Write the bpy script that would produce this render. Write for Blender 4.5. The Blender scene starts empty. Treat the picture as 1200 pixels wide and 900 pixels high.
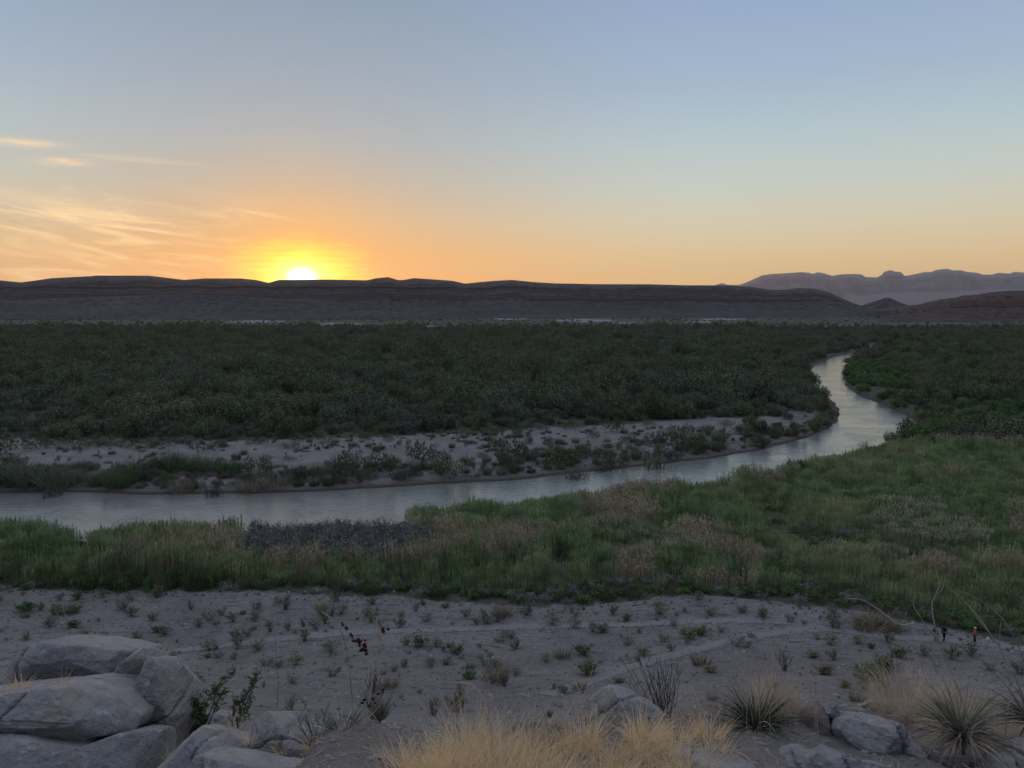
HAZE = 1.5e-5
import bpy, math, random
import numpy as np
from mathutils import Vector, Matrix
random.seed(7)
RNG = np.random.default_rng(11)
S = bpy.context.scene
COL = S.collection
R = math.radians

# ------------------------------------------------------------------ camera geometry
CAMZ = 38.0
F = 924.0
PITCH = math.atan(88 / 924.0)
C_P, S_P = math.cos(PITCH), math.sin(PITCH)

def ray(px, py):
    """direction (arrays allowed) of a photo pixel, scaled so that y = 1"""
    u = (np.asarray(px, float) - 600) / F
    v = (450 - np.asarray(py, float)) / F
    y = C_P + v * S_P
    z = -S_P + v * C_P
    return u / y, z / y

def at(px, py, Y):
    a, b = ray(px, py)
    return Vector((float(a) * Y, Y, CAMZ + float(b) * Y))

def onz(px, py, z):
    a, b = ray(px, py)
    Y = (z - CAMZ) / b
    return a * Y, Y

def pix(x, y, z):
    dz = z - CAMZ
    d = y * C_P - dz * S_P
    v = (y * S_P + dz * C_P) / d
    return 600 + F * x / d, 450 - F * v

# ------------------------------------------------------------------ noise
def _h(ix, iy, iz, seed):
    n = (ix * 374761393 + iy * 668265263 + iz * 2147483647 + seed * 974634777) & 0xFFFFFFFF
    n = ((n ^ (n >> 13)) * 1274126177) & 0xFFFFFFFF
    n = ((n ^ (n >> 16)) * 2246822519) & 0xFFFFFFFF
    return ((n ^ (n >> 15)) & 0xFFFFFF) / 16777215.0

def vnoise(x, y, z=0.0, seed=0):
    x, y, z = np.broadcast_arrays(np.asarray(x, float), np.asarray(y, float), np.asarray(z, float))
    fx, fy, fz = np.floor(x), np.floor(y), np.floor(z)
    ix, iy, iz = fx.astype(np.int64), fy.astype(np.int64), fz.astype(np.int64)
    tx, ty, tz = x - fx, y - fy, z - fz
    tx = tx * tx * (3 - 2 * tx); ty = ty * ty * (3 - 2 * ty); tz = tz * tz * (3 - 2 * tz)
    r = 0
    for dz in (0, 1):
        wz = tz if dz else 1 - tz
        for dy in (0, 1):
            wy = ty if dy else 1 - ty
            for dx in (0, 1):
                wx = tx if dx else 1 - tx
                r = r + wx * wy * wz * _h(ix + dx, iy + dy, iz + dz, seed)
    return r * 2 - 1

def fbm(x, y, z=0.0, seed=0, octv=4, gain=.5):
    a, f, r, t = 1.0, 1.0, 0, 0
    for i in range(octv):
        r = r + a * vnoise(np.asarray(x) * f, np.asarray(y) * f, np.asarray(z) * f, seed + i * 17)
        t += a; a *= gain; f *= 2.03
    return r / t

def sstep(a, b, x):
    t = np.clip((x - a) / (b - a), 0, 1)
    return t * t * (3 - 2 * t)

# ------------------------------------------------------------------ objects
def tag(o, label=None, cat=None, group=None, kind=None):
    if label: o['label'] = label
    if cat: o['category'] = cat
    if group: o['group'] = group
    if kind: o['kind'] = kind
    return o

def mk_mesh(name, V, quads=None, tris=None, mats=(), qm=None, tm=None, smooth=False):
    V = np.asarray(V, np.float32)
    q = np.zeros((0, 4), np.int32) if quads is None else np.asarray(quads, np.int32).reshape(-1, 4)
    t = np.zeros((0, 3), np.int32) if tris is None else np.asarray(tris, np.int32).reshape(-1, 3)
    me = bpy.data.meshes.new(name)
    me.vertices.add(len(V)); me.vertices.foreach_set('co', V.ravel())
    me.loops.add(q.size + t.size)
    me.loops.foreach_set('vertex_index', np.concatenate([q.ravel(), t.ravel()]))
    me.polygons.add(len(q) + len(t))
    st = np.concatenate([np.arange(len(q)) * 4, q.size + np.arange(len(t)) * 3]).astype(np.int32)
    me.polygons.foreach_set('loop_start', st)
    for m in mats: me.materials.append(m)
    mi = np.concatenate([np.zeros(len(q)) if qm is None else qm, np.zeros(len(t)) if tm is None else tm]).astype(np.int32)
    me.polygons.foreach_set('material_index', mi)
    me.polygons.foreach_set('use_smooth', np.full(len(q) + len(t), smooth))
    me.update(calc_edges=True)
    me.validate()
    return me

def mk_obj(name, me, loc=(0, 0, 0), rz=0.0, sc=1.0, parent=None):
    o = bpy.data.objects.new(name, me); COL.objects.link(o)
    o.location = loc; o.rotation_euler = (0, 0, rz)
    o.scale = (sc, sc, sc) if not hasattr(sc, '__len__') else sc
    if parent is not None: o.parent = parent
    return o

def empty(name, loc, rz=0.0):
    return mk_obj(name, None, loc, rz)

class MB:
    """collects pieces into one mesh"""
    def __init__(s): s.V = []; s.Q = []; s.QM = []; s.T = []; s.TM = []; s.n = 0
    def add(s, V, Q=None, T=None, m=0):
        V = np.asarray(V, float).reshape(-1, 3)
        if Q is not None and len(Q):
            Q = np.asarray(Q).reshape(-1, 4) + s.n; s.Q.append(Q); s.QM.append(np.full(len(Q), m))
        if T is not None and len(T):
            T = np.asarray(T).reshape(-1, 3) + s.n; s.T.append(T); s.TM.append(np.full(len(T), m))
        s.V.append(V); s.n += len(V)
    def mesh(s, name, mats, smooth=False):
        c = lambda L, k: np.concatenate(L) if L else (np.zeros((0, k)) if k else np.zeros(0))
        return mk_mesh(name, np.concatenate(s.V), c(s.Q, 4), c(s.T, 3), mats, c(s.QM, 0), c(s.TM, 0), smooth)

def unit(a):
    return a / np.maximum(np.linalg.norm(a, axis=-1, keepdims=True), 1e-9)

def blades(mb, base, d0, length, width, droop, segs=4, m=0, side=None, rng=RNG, wpow=1.0):
    """curved tapering strips; droop bends them towards -z (or towards side)"""
    base = np.asarray(base, float); n = len(base)
    d = unit(np.asarray(d0, float)); L = np.broadcast_to(length, (n,)).astype(float)
    W = np.broadcast_to(width, (n,)).astype(float); D = np.broadcast_to(droop, (n,)).astype(float)
    bend = np.tile(np.array([0, 0, -1.0]), (n, 1)) if side is None else np.broadcast_to(side, (n, 3))
    wv = unit(np.cross(d, rng.normal(size=(n, 3))))
    P = [base]; cur = base.copy(); dd = d.copy()
    for k in range(segs):
        cur = cur + dd * (L / segs)[:, None]
        dd = unit(dd + bend * (D / segs)[:, None]); P.append(cur)
    V = []
    for k, p in enumerate(P):
        w = W * (1 - (k / segs) ** wpow * .96) * .5
        V += [p - wv * w[:, None], p + wv * w[:, None]]
    V = np.stack(V, 1).reshape(-1, 3)
    k = np.arange(segs) * 2
    q = np.stack([k, k + 1, k + 3, k + 2], 1)
    Q = (np.arange(n) * (segs + 1) * 2)[:, None, None] + q[None]
    mb.add(V, Q.reshape(-1, 4), m=m)

def leaves(mb, pos, size, normal=None, asp=.6, m=0, rng=RNG, tri=False):
    """small leaf sized quads (or triangles) facing roughly along normal"""
    n = len(pos); nr = rng.normal(size=(n, 3))
    if normal is not None: nr = nr * .50 + normal
    nr = unit(nr); a = unit(np.cross(nr, rng.normal(size=(n, 3)))); b = np.cross(nr, a)
    s = np.broadcast_to(size, (n,))[:, None] * .5
    if tri:
        V = np.stack([pos + a * s, pos - a * s * .5 + b * s * asp, pos - a * s * .5 - b * s * asp], 1).reshape(-1, 3)
        mb.add(V, T=np.arange(n * 3).reshape(-1, 3), m=m)
    else:
        V = np.stack([pos + a * s, pos + b * s * asp, pos - a * s, pos - b * s * asp], 1).reshape(-1, 3)
        mb.add(V, Q=np.arange(n * 4).reshape(-1, 4), m=m)

def tube(mb, pts, rad, n=5, m=0):
    pts = [Vector(p) for p in pts]; rad = list(rad) if hasattr(rad, '__len__') else [rad] * len(pts)
    up = Vector((.31, .17, .93)); V = []
    for i, p in enumerate(pts):
        t = (pts[min(i + 1, len(pts) - 1)] - pts[max(i - 1, 0)]).normalized()
        a = t.cross(up)
        if a.length < .05: a = t.cross(Vector((1, 0, 0)))
        a.normalize(); b = t.cross(a)
        for k in range(n):
            an = 2 * math.pi * k / n
            V.append(p + (a * math.cos(an) + b * math.sin(an)) * rad[i])
    Q = [(i * n + k, i * n + (k + 1) % n, (i + 1) * n + (k + 1) % n, (i + 1) * n + k) for i in range(len(pts) - 1) for k in range(n)]
    V.append(pts[-1] + (pts[-1] - pts[-2]).normalized() * rad[-1])
    T = [((len(pts) - 1) * n + k, (len(pts) - 1) * n + (k + 1) % n, len(V) - 1) for k in range(n)]
    mb.add([tuple(v) for v in V], Q, T, m)

def wiggle(p0, p1, n=6, amp=.04, rng=random):
    p0, p1 = Vector(p0), Vector(p1); L = (p1 - p0).length; out = []
    off = Vector((0, 0, 0))
    for i in range(n + 1):
        t = i / n
        if 0 < i < n: off = off * .6 + Vector((rng.uniform(-1, 1), rng.uniform(-1, 1), rng.uniform(-.5, .5))) * amp * L
        else: off = Vector((0, 0, 0)) if i == 0 else off * .5
        out.append(p0.lerp(p1, t) + off)
    return out

# ------------------------------------------------------------------ node helpers
class NT:
    def __init__(s, tree): s.t = tree; s.n = tree.nodes; s.l = tree.links
    def node(s, typ, **kw):
        n = s.n.new(typ)
        for k, v in kw.items(): setattr(n, k, v)
        return n
    def put(s, sock, v):
        if isinstance(v, bpy.types.NodeSocket): s.l.new(v, sock)
        elif hasattr(v, '__len__') and sock.type == 'RGBA' and len(v) == 3: sock.default_value = (*v, 1)
        else: sock.default_value = v
    def math(s, op, a, b=None, c=None, clamp=False):
        n = s.node('ShaderNodeMath', operation=op, use_clamp=clamp); s.put(n.inputs[0], a)
        if b is not None: s.put(n.inputs[1], b)
        if c is not None: s.put(n.inputs[2], c)
        return n.outputs[0]
    def vec(s, op, a, b=None):
        n = s.node('ShaderNodeVectorMath', operation=op); s.put(n.inputs[0], a)
        if b is not None: s.put(n.inputs[1], b)
        return n.outputs['Value'] if op in ('DOT_PRODUCT', 'LENGTH') else n.outputs[0]
    def mix(s, f, a, b, blend='MIX'):
        n = s.node('ShaderNodeMix', data_type='RGBA', blend_type=blend); n.clamp_factor = True
        s.put(n.inputs[0], f); s.put(n.inputs[6], a); s.put(n.inputs[7], b); return n.outputs[2]
    def rng(s, v, a, b, c=0.0, d=1.0, smooth=True):
        n = s.node('ShaderNodeMapRange', interpolation_type='SMOOTHSTEP' if smooth else 'LINEAR')
        for i, x in enumerate((v, a, b, c, d)): s.put(n.inputs[i], x)
        return n.outputs[0]
    def noise(s, v, scale, detail=4, rough=.55, dist=0.0):
        n = s.node('ShaderNodeTexNoise'); s.put(n.inputs['Vector'], v); n.inputs['Scale'].default_value = scale
        n.inputs['Detail'].default_value = detail; n.inputs['Roughness'].default_value = rough; n.inputs['Distortion'].default_value = dist
        return n.outputs['Fac']
    def voro(s, v, scale, feature='F1', rand=1.0):
        n = s.node('ShaderNodeTexVoronoi', feature=feature); s.put(n.inputs['Vector'], v); n.inputs['Scale'].default_value = scale
        n.inputs['Randomness'].default_value = rand
        return n.outputs['Distance']
    def xyz(s, a, b, c):
        n = s.node('ShaderNodeCombineXYZ'); s.put(n.inputs[0], a); s.put(n.inputs[1], b); s.put(n.inputs[2], c); return n.outputs[0]
    def ramp(s, f, stops, interp='LINEAR'):
        n = s.node('ShaderNodeValToRGB'); s.put(n.inputs[0], f); cr = n.color_ramp; cr.interpolation = interp
        while len(cr.elements) > 1: cr.elements.remove(cr.elements[-1])
        for i, (p, c) in enumerate(stops):
            e = cr.elements[0] if i == 0 else cr.elements.new(p)
            e.position = p; e.color = (*c, 1)
        return n.outputs[0]

def lin(*c):
    return tuple((x / 255 / 12.92) if x / 255 < .04045 else ((x / 255 + .055) / 1.055) ** 2.4 for x in c)

def material(name, build, rough=.9, spec=.2):
    m = bpy.data.materials.new(name); m.use_nodes = True
    t = NT(m.node_tree); b = m.node_tree.nodes['Principled BSDF']
    b.inputs['Roughness'].default_value = rough; b.inputs['Specular IOR Level'].default_value = spec
    build(t, b)
    return m

def bump(t, b, h, strength, dist):
    n = t.node('ShaderNodeBump'); n.inputs['Strength'].default_value = strength; n.inputs['Distance'].default_value = dist
    t.put(n.inputs['Height'], h); t.put(b.inputs['Normal'], n.outputs[0])

def pos(t): return t.node('ShaderNodeNewGeometry').outputs['Position']
def objc(t): return t.node('ShaderNodeTexCoord').outputs['Object']
def oinfo(t): return t.node('ShaderNodeObjectInfo').outputs['Random']

def foliage_mat(name, dark, light, sc=.5, big=.03, warm=None, rough=.75, trans=.0):
    """leaf colour varies from leaf clump to leaf clump, from plant to plant and slowly over the land"""
    def f(t, b):
        p = pos(t)
        n1 = t.noise(p, sc, 3, .6)
        c = t.mix(t.rng(n1, .35, .68), dark, light)
        r = oinfo(t)
        k = t.math('MULTIPLY_ADD', r, .5, .75)
        c = t.mix(1.0, c, t.xyz(k, k, k), 'MULTIPLY')
        if warm:
            n2 = t.noise(p, big, 3, .6)
            w = t.rng(t.math('ADD', n2, t.math('MULTIPLY', r, .16)), .58, .84)
            c = t.mix(w, c, warm)
        t.put(b.inputs['Base Color'], c)
    m = material(name, f, rough, .15)
    if trans:
        t = NT(m.node_tree); b = m.node_tree.nodes['Principled BSDF']; out = m.node_tree.nodes['Material Output']
        tr = t.node('ShaderNodeBsdfTranslucent'); src = b.inputs['Base Color'].links[0].from_socket
        t.put(tr.inputs[0], src); mx = t.node('ShaderNodeMixShader'); mx.inputs[0].default_value = trans
        t.l.new(b.outputs[0], mx.inputs[1]); t.l.new(tr.outputs[0], mx.inputs[2]); t.l.new(mx.outputs[0], out.inputs[0])
    return m
# ------------------------------------------------------------------ sky and light
SUN_AZ = math.atan2(357 - 600, F * C_P)          # left of the view axis
SUN_EL = R(2.2)
w = bpy.data.worlds.new("World"); S.world = w; w.use_nodes = True
t = NT(w.node_tree); bg = w.node_tree.nodes['Background']
d = t.node('ShaderNodeTexCoord').outputs['Generated']
sx = t.node('ShaderNodeSeparateXYZ'); t.put(sx.inputs[0], d)
X, Y_, Z = sx.outputs
el = t.math('MULTIPLY', t.math('ARCSINE', Z), 180 / math.pi)
az = t.math('MULTIPLY', t.math('ARCTAN2', X, Y_), 180 / math.pi)          # degrees, right positive
daz = t.math('ABSOLUTE', t.math('SUBTRACT', az, math.degrees(SUN_AZ)))
e01 = t.math('DIVIDE', t.math('ADD', el, 10.0), 100.0, clamp=True)
def E_(deg): return (deg + 10) / 100
AWAY = [(-10, (105, 105, 118)), (-.5, (240, 178, 100)), (1.5, (240, 192, 120)), (3.5, (233, 201, 146)), (6, (217, 207, 178)), (8.5, (201, 207, 197)),
        (11.5, (182, 200, 205)), (15, (164, 184, 204)), (19, (151, 173, 202)), (23, (141, 162, 197)), (40, (196, 209, 238)), (90, (214, 223, 246))]
NEAR = [(-10, (105, 98, 105)), (-.5, (250, 150, 50)), (1.5, (250, 167, 72)), (3.5, (242, 176, 94)), (6, (216, 183, 142)), (8.5, (191, 181, 166)),
        (11.5, (172, 179, 182)), (15, (157, 171, 185)), (19, (144, 162, 180)), (23, (133, 154, 180)), (40, (196, 209, 236)), (90, (214, 223, 246))]
ca = t.ramp(e01, [(E_(a), lin(*c)) for a, c in AWAY])
cn = t.ramp(e01, [(E_(a), lin(*c)) for a, c in NEAR])
sky = t.mix(t.rng(daz, 3.0, 29.0, 1.0, 0.0), ca, cn)
# the eastern sky, behind the camera, is dimmer
sky = t.mix(t.rng(daz, 70.0, 160.0), sky, t.mix(1.0, sky, (.52, .54, .64), 'MULTIPLY'))
# thin cirrus, streaked along the horizon, left of the sun
v = t.xyz(t.math('MULTIPLY', az, .16), t.math('MULTIPLY', t.math('ADD', el, t.math('MULTIPLY', az, .10)), 1.1), 0.0)
n1 = t.noise(v, 1.0, 7, .62, .6)
reg = t.math('MULTIPLY', t.rng(az, -24.0, -12.0, 1.0, 0.0), t.math('MULTIPLY', t.rng(el, 5.5, 8.5, 1.0, 0.0), t.rng(el, .5, 2.5, .4, 1.0)))
c1 = t.math('MULTIPLY', t.rng(n1, .46, .72), reg)
v2 = t.xyz(t.math('MULTIPLY', az, .13), t.math('MULTIPLY', el, 1.7), 3.3)
n2 = t.noise(v2, 1.0, 6, .6, .8)
def blob(a0, e0, wa, we, slope=0.0, x=None):
    da = t.math('DIVIDE', t.math('SUBTRACT', az, a0), wa)
    de = t.math('DIVIDE', t.math('SUBTRACT', el, t.math('ADD', e0, t.math('MULTIPLY', t.math('SUBTRACT', az, a0), slope))), we)
    r2 = t.math('ADD', t.math('MULTIPLY', da, da), t.math('MULTIPLY', de, de))
    return t.math('EXPONENT', t.math('MULTIPLY', r2, -1.0))
def padd(a, b): return t.math('ADD', a, b)
edge = t.rng(n2, .34, .62, .15, 1.0)
wis = t.math('MULTIPLY', blob(-31.5, 9.9, 1.9, .20, .03), .9)
wis = padd(wis, t.math('MULTIPLY', blob(-28.8, 9.05, 1.8, .22, .05), .65))
wis = padd(wis, t.math('MULTIPLY', blob(-24.6, 9.5, 2.6, .13, -.01), .6))
wis = padd(wis, t.math('MULTIPLY', blob(-26.0, 5.25, 6.5, .12, -.10), .8))
wis = padd(wis, t.math('MULTIPLY', blob(-17.2, 6.4, 1.9, .16, -.16), .55))
wis = padd(wis, t.math('MULTIPLY', blob(-30.0, 6.6, 4.0, .35, -.12), .35))
wis = t.math('MULTIPLY', wis, edge)
cl = t.math('MINIMUM', t.math('ADD', t.math('MULTIPLY', c1, .75), wis), 1.0)
sky = t.mix(t.math('MULTIPLY', cl, .9), sky, (1.30, .86, .42))
dk = t.math('MULTIPLY', t.rng(n1, .30, .46, 1.0, 0.0), reg)
sky = t.mix(t.math('MULTIPLY', dk, .5), sky, lin(205, 150, 110))
# glow round the sun
sd = (math.sin(SUN_AZ) * math.cos(SUN_EL), math.cos(SUN_AZ) * math.cos(SUN_EL), math.sin(SUN_EL))
dist = t.vec('LENGTH', t.vec('SUBTRACT', d, sd))
dist = t.math('MULTIPLY', dist, 180 / math.pi)
ex = t.math('SUBTRACT', az, math.degrees(SUN_AZ)); ey = t.math('SUBTRACT', el, math.degrees(SUN_EL))
streak = t.noise(t.xyz(t.math('MULTIPLY', az, .35), t.math('MULTIPLY', el, 3.2), 9.0), 1.0, 4, .6)
ell = t.math('SQRT', t.math('ADD', t.math('MULTIPLY', t.math('MULTIPLY', ex, .62), t.math('MULTIPLY', ex, .62)), t.math('MULTIPLY', t.math('MULTIPLY', ey, 1.15), t.math('MULTIPLY', ey, 1.15))))
g1 = t.math('EXPONENT', t.math('MULTIPLY', t.math('POWER', t.math('DIVIDE', dist, 4.7), 1.5), -1.0))
sky = t.mix(t.math('MULTIPLY', g1, .8), sky, (1.15, .46, .02))
ell2 = t.math('ADD', ell, t.math('MULTIPLY', t.math('SUBTRACT', streak, .5), -2.2))
g2 = t.rng(ell2, .5, 3.9, 1.0, 0.0)
sky = t.mix(t.math('MULTIPLY', g2, .95), sky, (1.9, 1.25, .0))
core = t.math('SQRT', t.math('ADD', t.math('MULTIPLY', t.math('MULTIPLY', ex, .62), t.math('MULTIPLY', ex, .62)), t.math('MULTIPLY', ey, ey)))
sky2 = t.mix(t.rng(t.math('ADD', core, t.math('MULTIPLY', t.math('SUBTRACT', streak, .5), -1.2)), .25, 1.8, 1.0, 0.0), sky, (2.4, 2.0, .40))
sky3 = t.mix(t.rng(core, .05, .82, 1.0, 0.0), sky2, (6.0, 5.6, 4.0))
ns = t.node('ShaderNodeTexSky', sky_type='NISHITA'); ns.sun_disc = False
ns.sun_elevation = SUN_EL; ns.sun_rotation = SUN_AZ; ns.altitude = 560; ns.dust_density = 1.0
skyf = t.mix(1.0, t.vec('SCALE', ns.outputs[0]), sky3, 'ADD')
scn = skyf.node.inputs[6].links[0].from_node; scn.inputs['Scale'].default_value = .004
t.put(bg.inputs[0], skyf); bg.inputs[1].default_value = 1.0
w.cycles.sampling_method = 'MANUAL'; w.cycles.sample_map_resolution = 1024

sun = bpy.data.lights.new('sun', 'SUN'); sun.energy = .5; sun.angle = R(.5); sun.color = (1, .62, .32)
so = bpy.data.objects.new('sun', sun); COL.objects.link(so)
so.rotation_euler = (-Vector(sd)).to_track_quat('-Z', 'Y').to_euler()

cam = bpy.data.cameras.new('camera'); co = bpy.data.objects.new('camera', cam); COL.objects.link(co); S.camera = co
cam.sensor_width = 36; cam.lens = F / 1200 * 36; cam.clip_start = .05; cam.clip_end = 90000
co.location = (0, 0, CAMZ); co.rotation_euler = (math.pi / 2 - PITCH, 0, 0)
S.view_settings.view_transform = 'Standard'; S.view_settings.look = 'None'; S.view_settings.exposure = 0; S.view_settings.gamma = 1
cy = S.cycles
cy.max_bounces = 6; cy.diffuse_bounces = 2; cy.glossy_bounces = 3; cy.transmission_bounces = 2; cy.transparent_max_bounces = 12; cy.volume_bounces = 0
cy.use_denoising = True
# ------------------------------------------------------------------ river outline (water line at z = 0)
FAR_BANK = [(-900, 566), (-500, 571), (-200, 575), (0, 577), (100, 577), (200, 579), (300, 578), (400, 574), (500, 568), (600, 562), (700, 551), (800, 540),
            (850, 534), (900, 524), (950, 510), (973, 499), (981, 487), (977, 474), (963, 462), (951, 450), (948, 438), (957, 426), (985, 415.5), (1004, 411), (1012, 408.5), (1004, 406)]
NEAR_BANK = [(1040, 405), (1030, 409), (1019, 414), (1000, 423), (990, 430), (989, 445), (993, 455), (1010, 465), (1035, 475), (1060, 487), (1073, 496),
             (1062, 512), (1040, 524), (1000, 538), (935, 558), (880, 572), (820, 586), (700, 596), (600, 604), (500, 618), (400, 632), (300, 640),
             (200, 645), (100, 645), (0, 640), (-200, 636), (-500, 630), (-900, 622)]
def smooth_line(L, n=4):
    L = np.array(L, float); out = []
    for i in range(len(L) - 1):
        p0, p1, p2, p3 = L[max(i - 1, 0)], L[i], L[i + 1], L[min(i + 2, len(L) - 1)]
        for k in range(n):
            u = k / n
            out.append(.5 * ((2 * p1) + (-p0 + p2) * u + (2 * p0 - 5 * p1 + 4 * p2 - p3) * u * u + (-p0 + 3 * p1 - 3 * p2 + p3) * u ** 3))
    out.append(L[-1]); return np.array(out)
_r = np.concatenate([smooth_line(FAR_BANK), smooth_line(NEAR_BANK)])
RX, RY = onz(_r[:, 0], _r[:, 1], 0.0)
NFAR = len(smooth_line(FAR_BANK))

def river_sd(x, y):
    """signed distance to the river, negative in the water; second value: True where the far bank is nearest"""
    x = np.asarray(x, float); y = np.asarray(y, float); sh = x.shape; x = x.ravel(); y = y.ravel()
    d = np.full(x.shape, 1e9); side = np.zeros(x.shape, bool); ins = np.zeros(x.shape, bool)
    n = len(RX)
    for i in range(n):
        j = (i + 1) % n
        ax, ay, bx, by = RX[i], RY[i], RX[j], RY[j]
        ex, ey = bx - ax, by - ay; L = ex * ex + ey * ey + 1e-9
        u = np.clip(((x - ax) * ex + (y - ay) * ey) / L, 0, 1)
        dd = np.hypot(x - ax - u * ex, y - ay - u * ey)
        m = dd < d; d = np.where(m, dd, d); side = np.where(m, i < NFAR, side)
        c = (ay > y) != (by > y)
        with np.errstate(divide='ignore', invalid='ignore'):
            xi = (bx - ax) * (y - ay) / (by - ay) + ax
        ins ^= c & (x < xi)
    return np.where(ins, -d, d).reshape(sh), side.reshape(sh)

def river_sd_lim(x, y):
    x = np.atleast_1d(np.asarray(x, float)); y = np.atleast_1d(np.asarray(y, float))
    m = (y > 95) & (y < 1300) & (np.abs(x) < 700)
    sd = np.full(x.shape, 200.0); fs = y > 95
    if m.any():
        a, b = river_sd(x[m], y[m]); sd[m] = a; fs[m] = b
    return sd, fs

SAND_LINE_X = [-900, -300, 0, 100, 200, 300, 400, 500, 560, 640, 720, 800, 900, 1000, 1050, 1120, 1200, 1400, 1900]
SAND_LINE_Y = [684, 687, 690, 690, 692, 692, 697, 700, 708, 712, 706, 697, 704, 716, 728, 742, 758, 790, 850]
def sand_line(px): return np.interp(px, SAND_LINE_X, SAND_LINE_Y)
THK_X = [-900, -200, 0, 100, 200, 300, 400, 500, 600, 700, 800, 880, 940, 960, 1000]
THK_Y = [510, 512, 513, 515, 516, 515, 512, 508, 503, 498, 493, 488, 484, 474, 470]
def thicket_line(px): return np.interp(px, THK_X, THK_Y)

def ground_z(x, y, fine=True, sd=None):
    x = np.asarray(x, float); y = np.asarray(y, float); x, y = np.broadcast_arrays(x, y); scalar = x.ndim == 0; x, y = np.atleast_1d(x), np.atleast_1d(y)
    # the rocky bluff under the camera
    yy = y + .35 * vnoise(x * .9, 3.1, 0, 5) + .9 * fbm(x * .05, 1.7, 0, 6, 2) * sstep(6, 30, np.hypot(x, y)) * 4
    edge = 4.85 + .50 * sstep(1.2, 2.2, x) + .4 * sstep(-1.2, -2.4, x)
    top = 36.22 - .2 * np.clip(yy, -6, 99) + .02 * np.abs(np.clip(yy, -400, 0))
    foot = 2.3 + .30 * fbm(x * .03, y * .03, 0, 8, 3) * sstep(60, 90, y) + .10 * fbm(x * .25, y * .25, 0, 9, 3)
    s_ = yy - edge
    left_dip = .42 * sstep(-1.12, -1.6, x) * sstep(8, 5, yy)
    fall = np.interp(s_, [0, 3, 7, 20, 35, 50, 58, 66, 74, 80, 88, 96], [32.95, 29.9, 26.0, 18.6, 12.3, 6.5, 4.05, 2.2, .95, .42, .08, 0])
    ze = 36.22 - .2 * edge
    z = np.where(s_ < 0, top, foot + fall + (ze - 35.25) * sstep(10, 0, s_) + .35 * fbm(x * .11, y * .11, 0, 10, 4) * sstep(4, 12, s_))
    gul_ = np.abs(fbm(x * .09, y * .02, 0, 11, 3)) 
    z = z - left_dip
    z = z - np.where(s_ > 5, gul_ * 1.2 * sstep(5, 15, s_) * sstep(88, 45, s_), 0)
    # far plain rises gently
    z = z + 9 * sstep(1500, 2600, y) * (y > 1000)
    if fine:
        near = sstep(14, 6, np.hypot(x, y))
        z = z + near * .05 * fbm(x * 2.2, y * 2.2, 0, 12, 4)
    if sd is None: s, fs = river_sd_lim(x, y)
    else: s, fs = sd
    s2 = s + 1.3 * fbm(x * .12, y * .12, 0, 21, 3)
    low = s < 60
    bank = np.where(fs, -.9 + 1.45 * sstep(-3.0, 1.2, s2) + 1.35 * sstep(1.5, 9.0, s2), -.9 + 2.9 * sstep(-3.0, 6.0, s2))
    zb = np.minimum(z, bank + .22 * fbm(x * .3, y * .3, 0, 30, 3) * sstep(0, 3, s2) + (z - 1.9) * sstep(8, 40, s2))
    z = np.where(low, zb, z)
    return float(z[0]) if scalar else z

def hit(px, py, y0=24.0, y1=420.0):
    px = np.atleast_1d(np.asarray(px, float)); py = np.atleast_1d(np.asarray(py, float)); a, b = ray(px, py)
    Y = y0 * (y1 / y0) ** np.linspace(0, 1, 700)
    XX = a[:, None] * Y[None]; ZZ = CAMZ + b[:, None] * Y[None]
    g = ground_z(XX, np.broadcast_to(Y[None], XX.shape), False)
    k = np.argmax(ZZ <= g, axis=1); k = np.where((ZZ <= g).any(1), k, len(Y) - 1); k = np.maximum(k, 1)
    i = np.arange(len(px)); f0 = (ZZ - g)[i, k - 1]; f1 = (ZZ - g)[i, k]; u = f0 / (f0 - f1 + 1e-9)
    yh = Y[k - 1] + (Y[k] - Y[k - 1]) * np.clip(u, 0, 1)
    return a * yh, yh

# polar sheet: fine in front, coarse behind, out to the horizon
an = np.concatenate([np.linspace(-180, -62, 60, endpoint=False), np.linspace(-62, -42, 120, endpoint=False), np.linspace(-42, 42, 780, endpoint=False),
                     np.linspace(42, 62, 120, endpoint=False), np.linspace(62, 180, 60, endpoint=False)])
rr = [.25]
while rr[-1] < 28000:
    r_ = rr[-1]
    rr.append(r_ * (1.035 if r_ < 14 else 1.03 if r_ < 28 else 1.0052 if r_ < 330 else 1.010 if r_ < 900 else 1.03))
rr = np.array(rr)
A, RR = np.meshgrid(np.radians(an), rr, indexing='ij')
GX, GY = RR * np.sin(A), RR * np.cos(A)
gsd = river_sd_lim(GX, GY)
GZ = ground_z(GX, GY, True, gsd)
na, nr = GX.shape
V = np.stack([GX, GY, GZ], -1).reshape(-1, 3)
ia = np.arange(na)[:, None]; ir = np.arange(nr - 1)[None]
i0 = ia * nr + ir; i1 = ((ia + 1) % na) * nr + ir
Q = np.stack([i0, i0 + 1, i1 + 1, i1], -1).reshape(-1, 4)
V = np.concatenate([V, [[0, 0, float(ground_z(0., 0.))]]])
Tt = np.stack([np.full(na, len(V) - 1), np.arange(na) * nr, ((np.arange(na) + 1) % na) * nr], -1)

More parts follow.
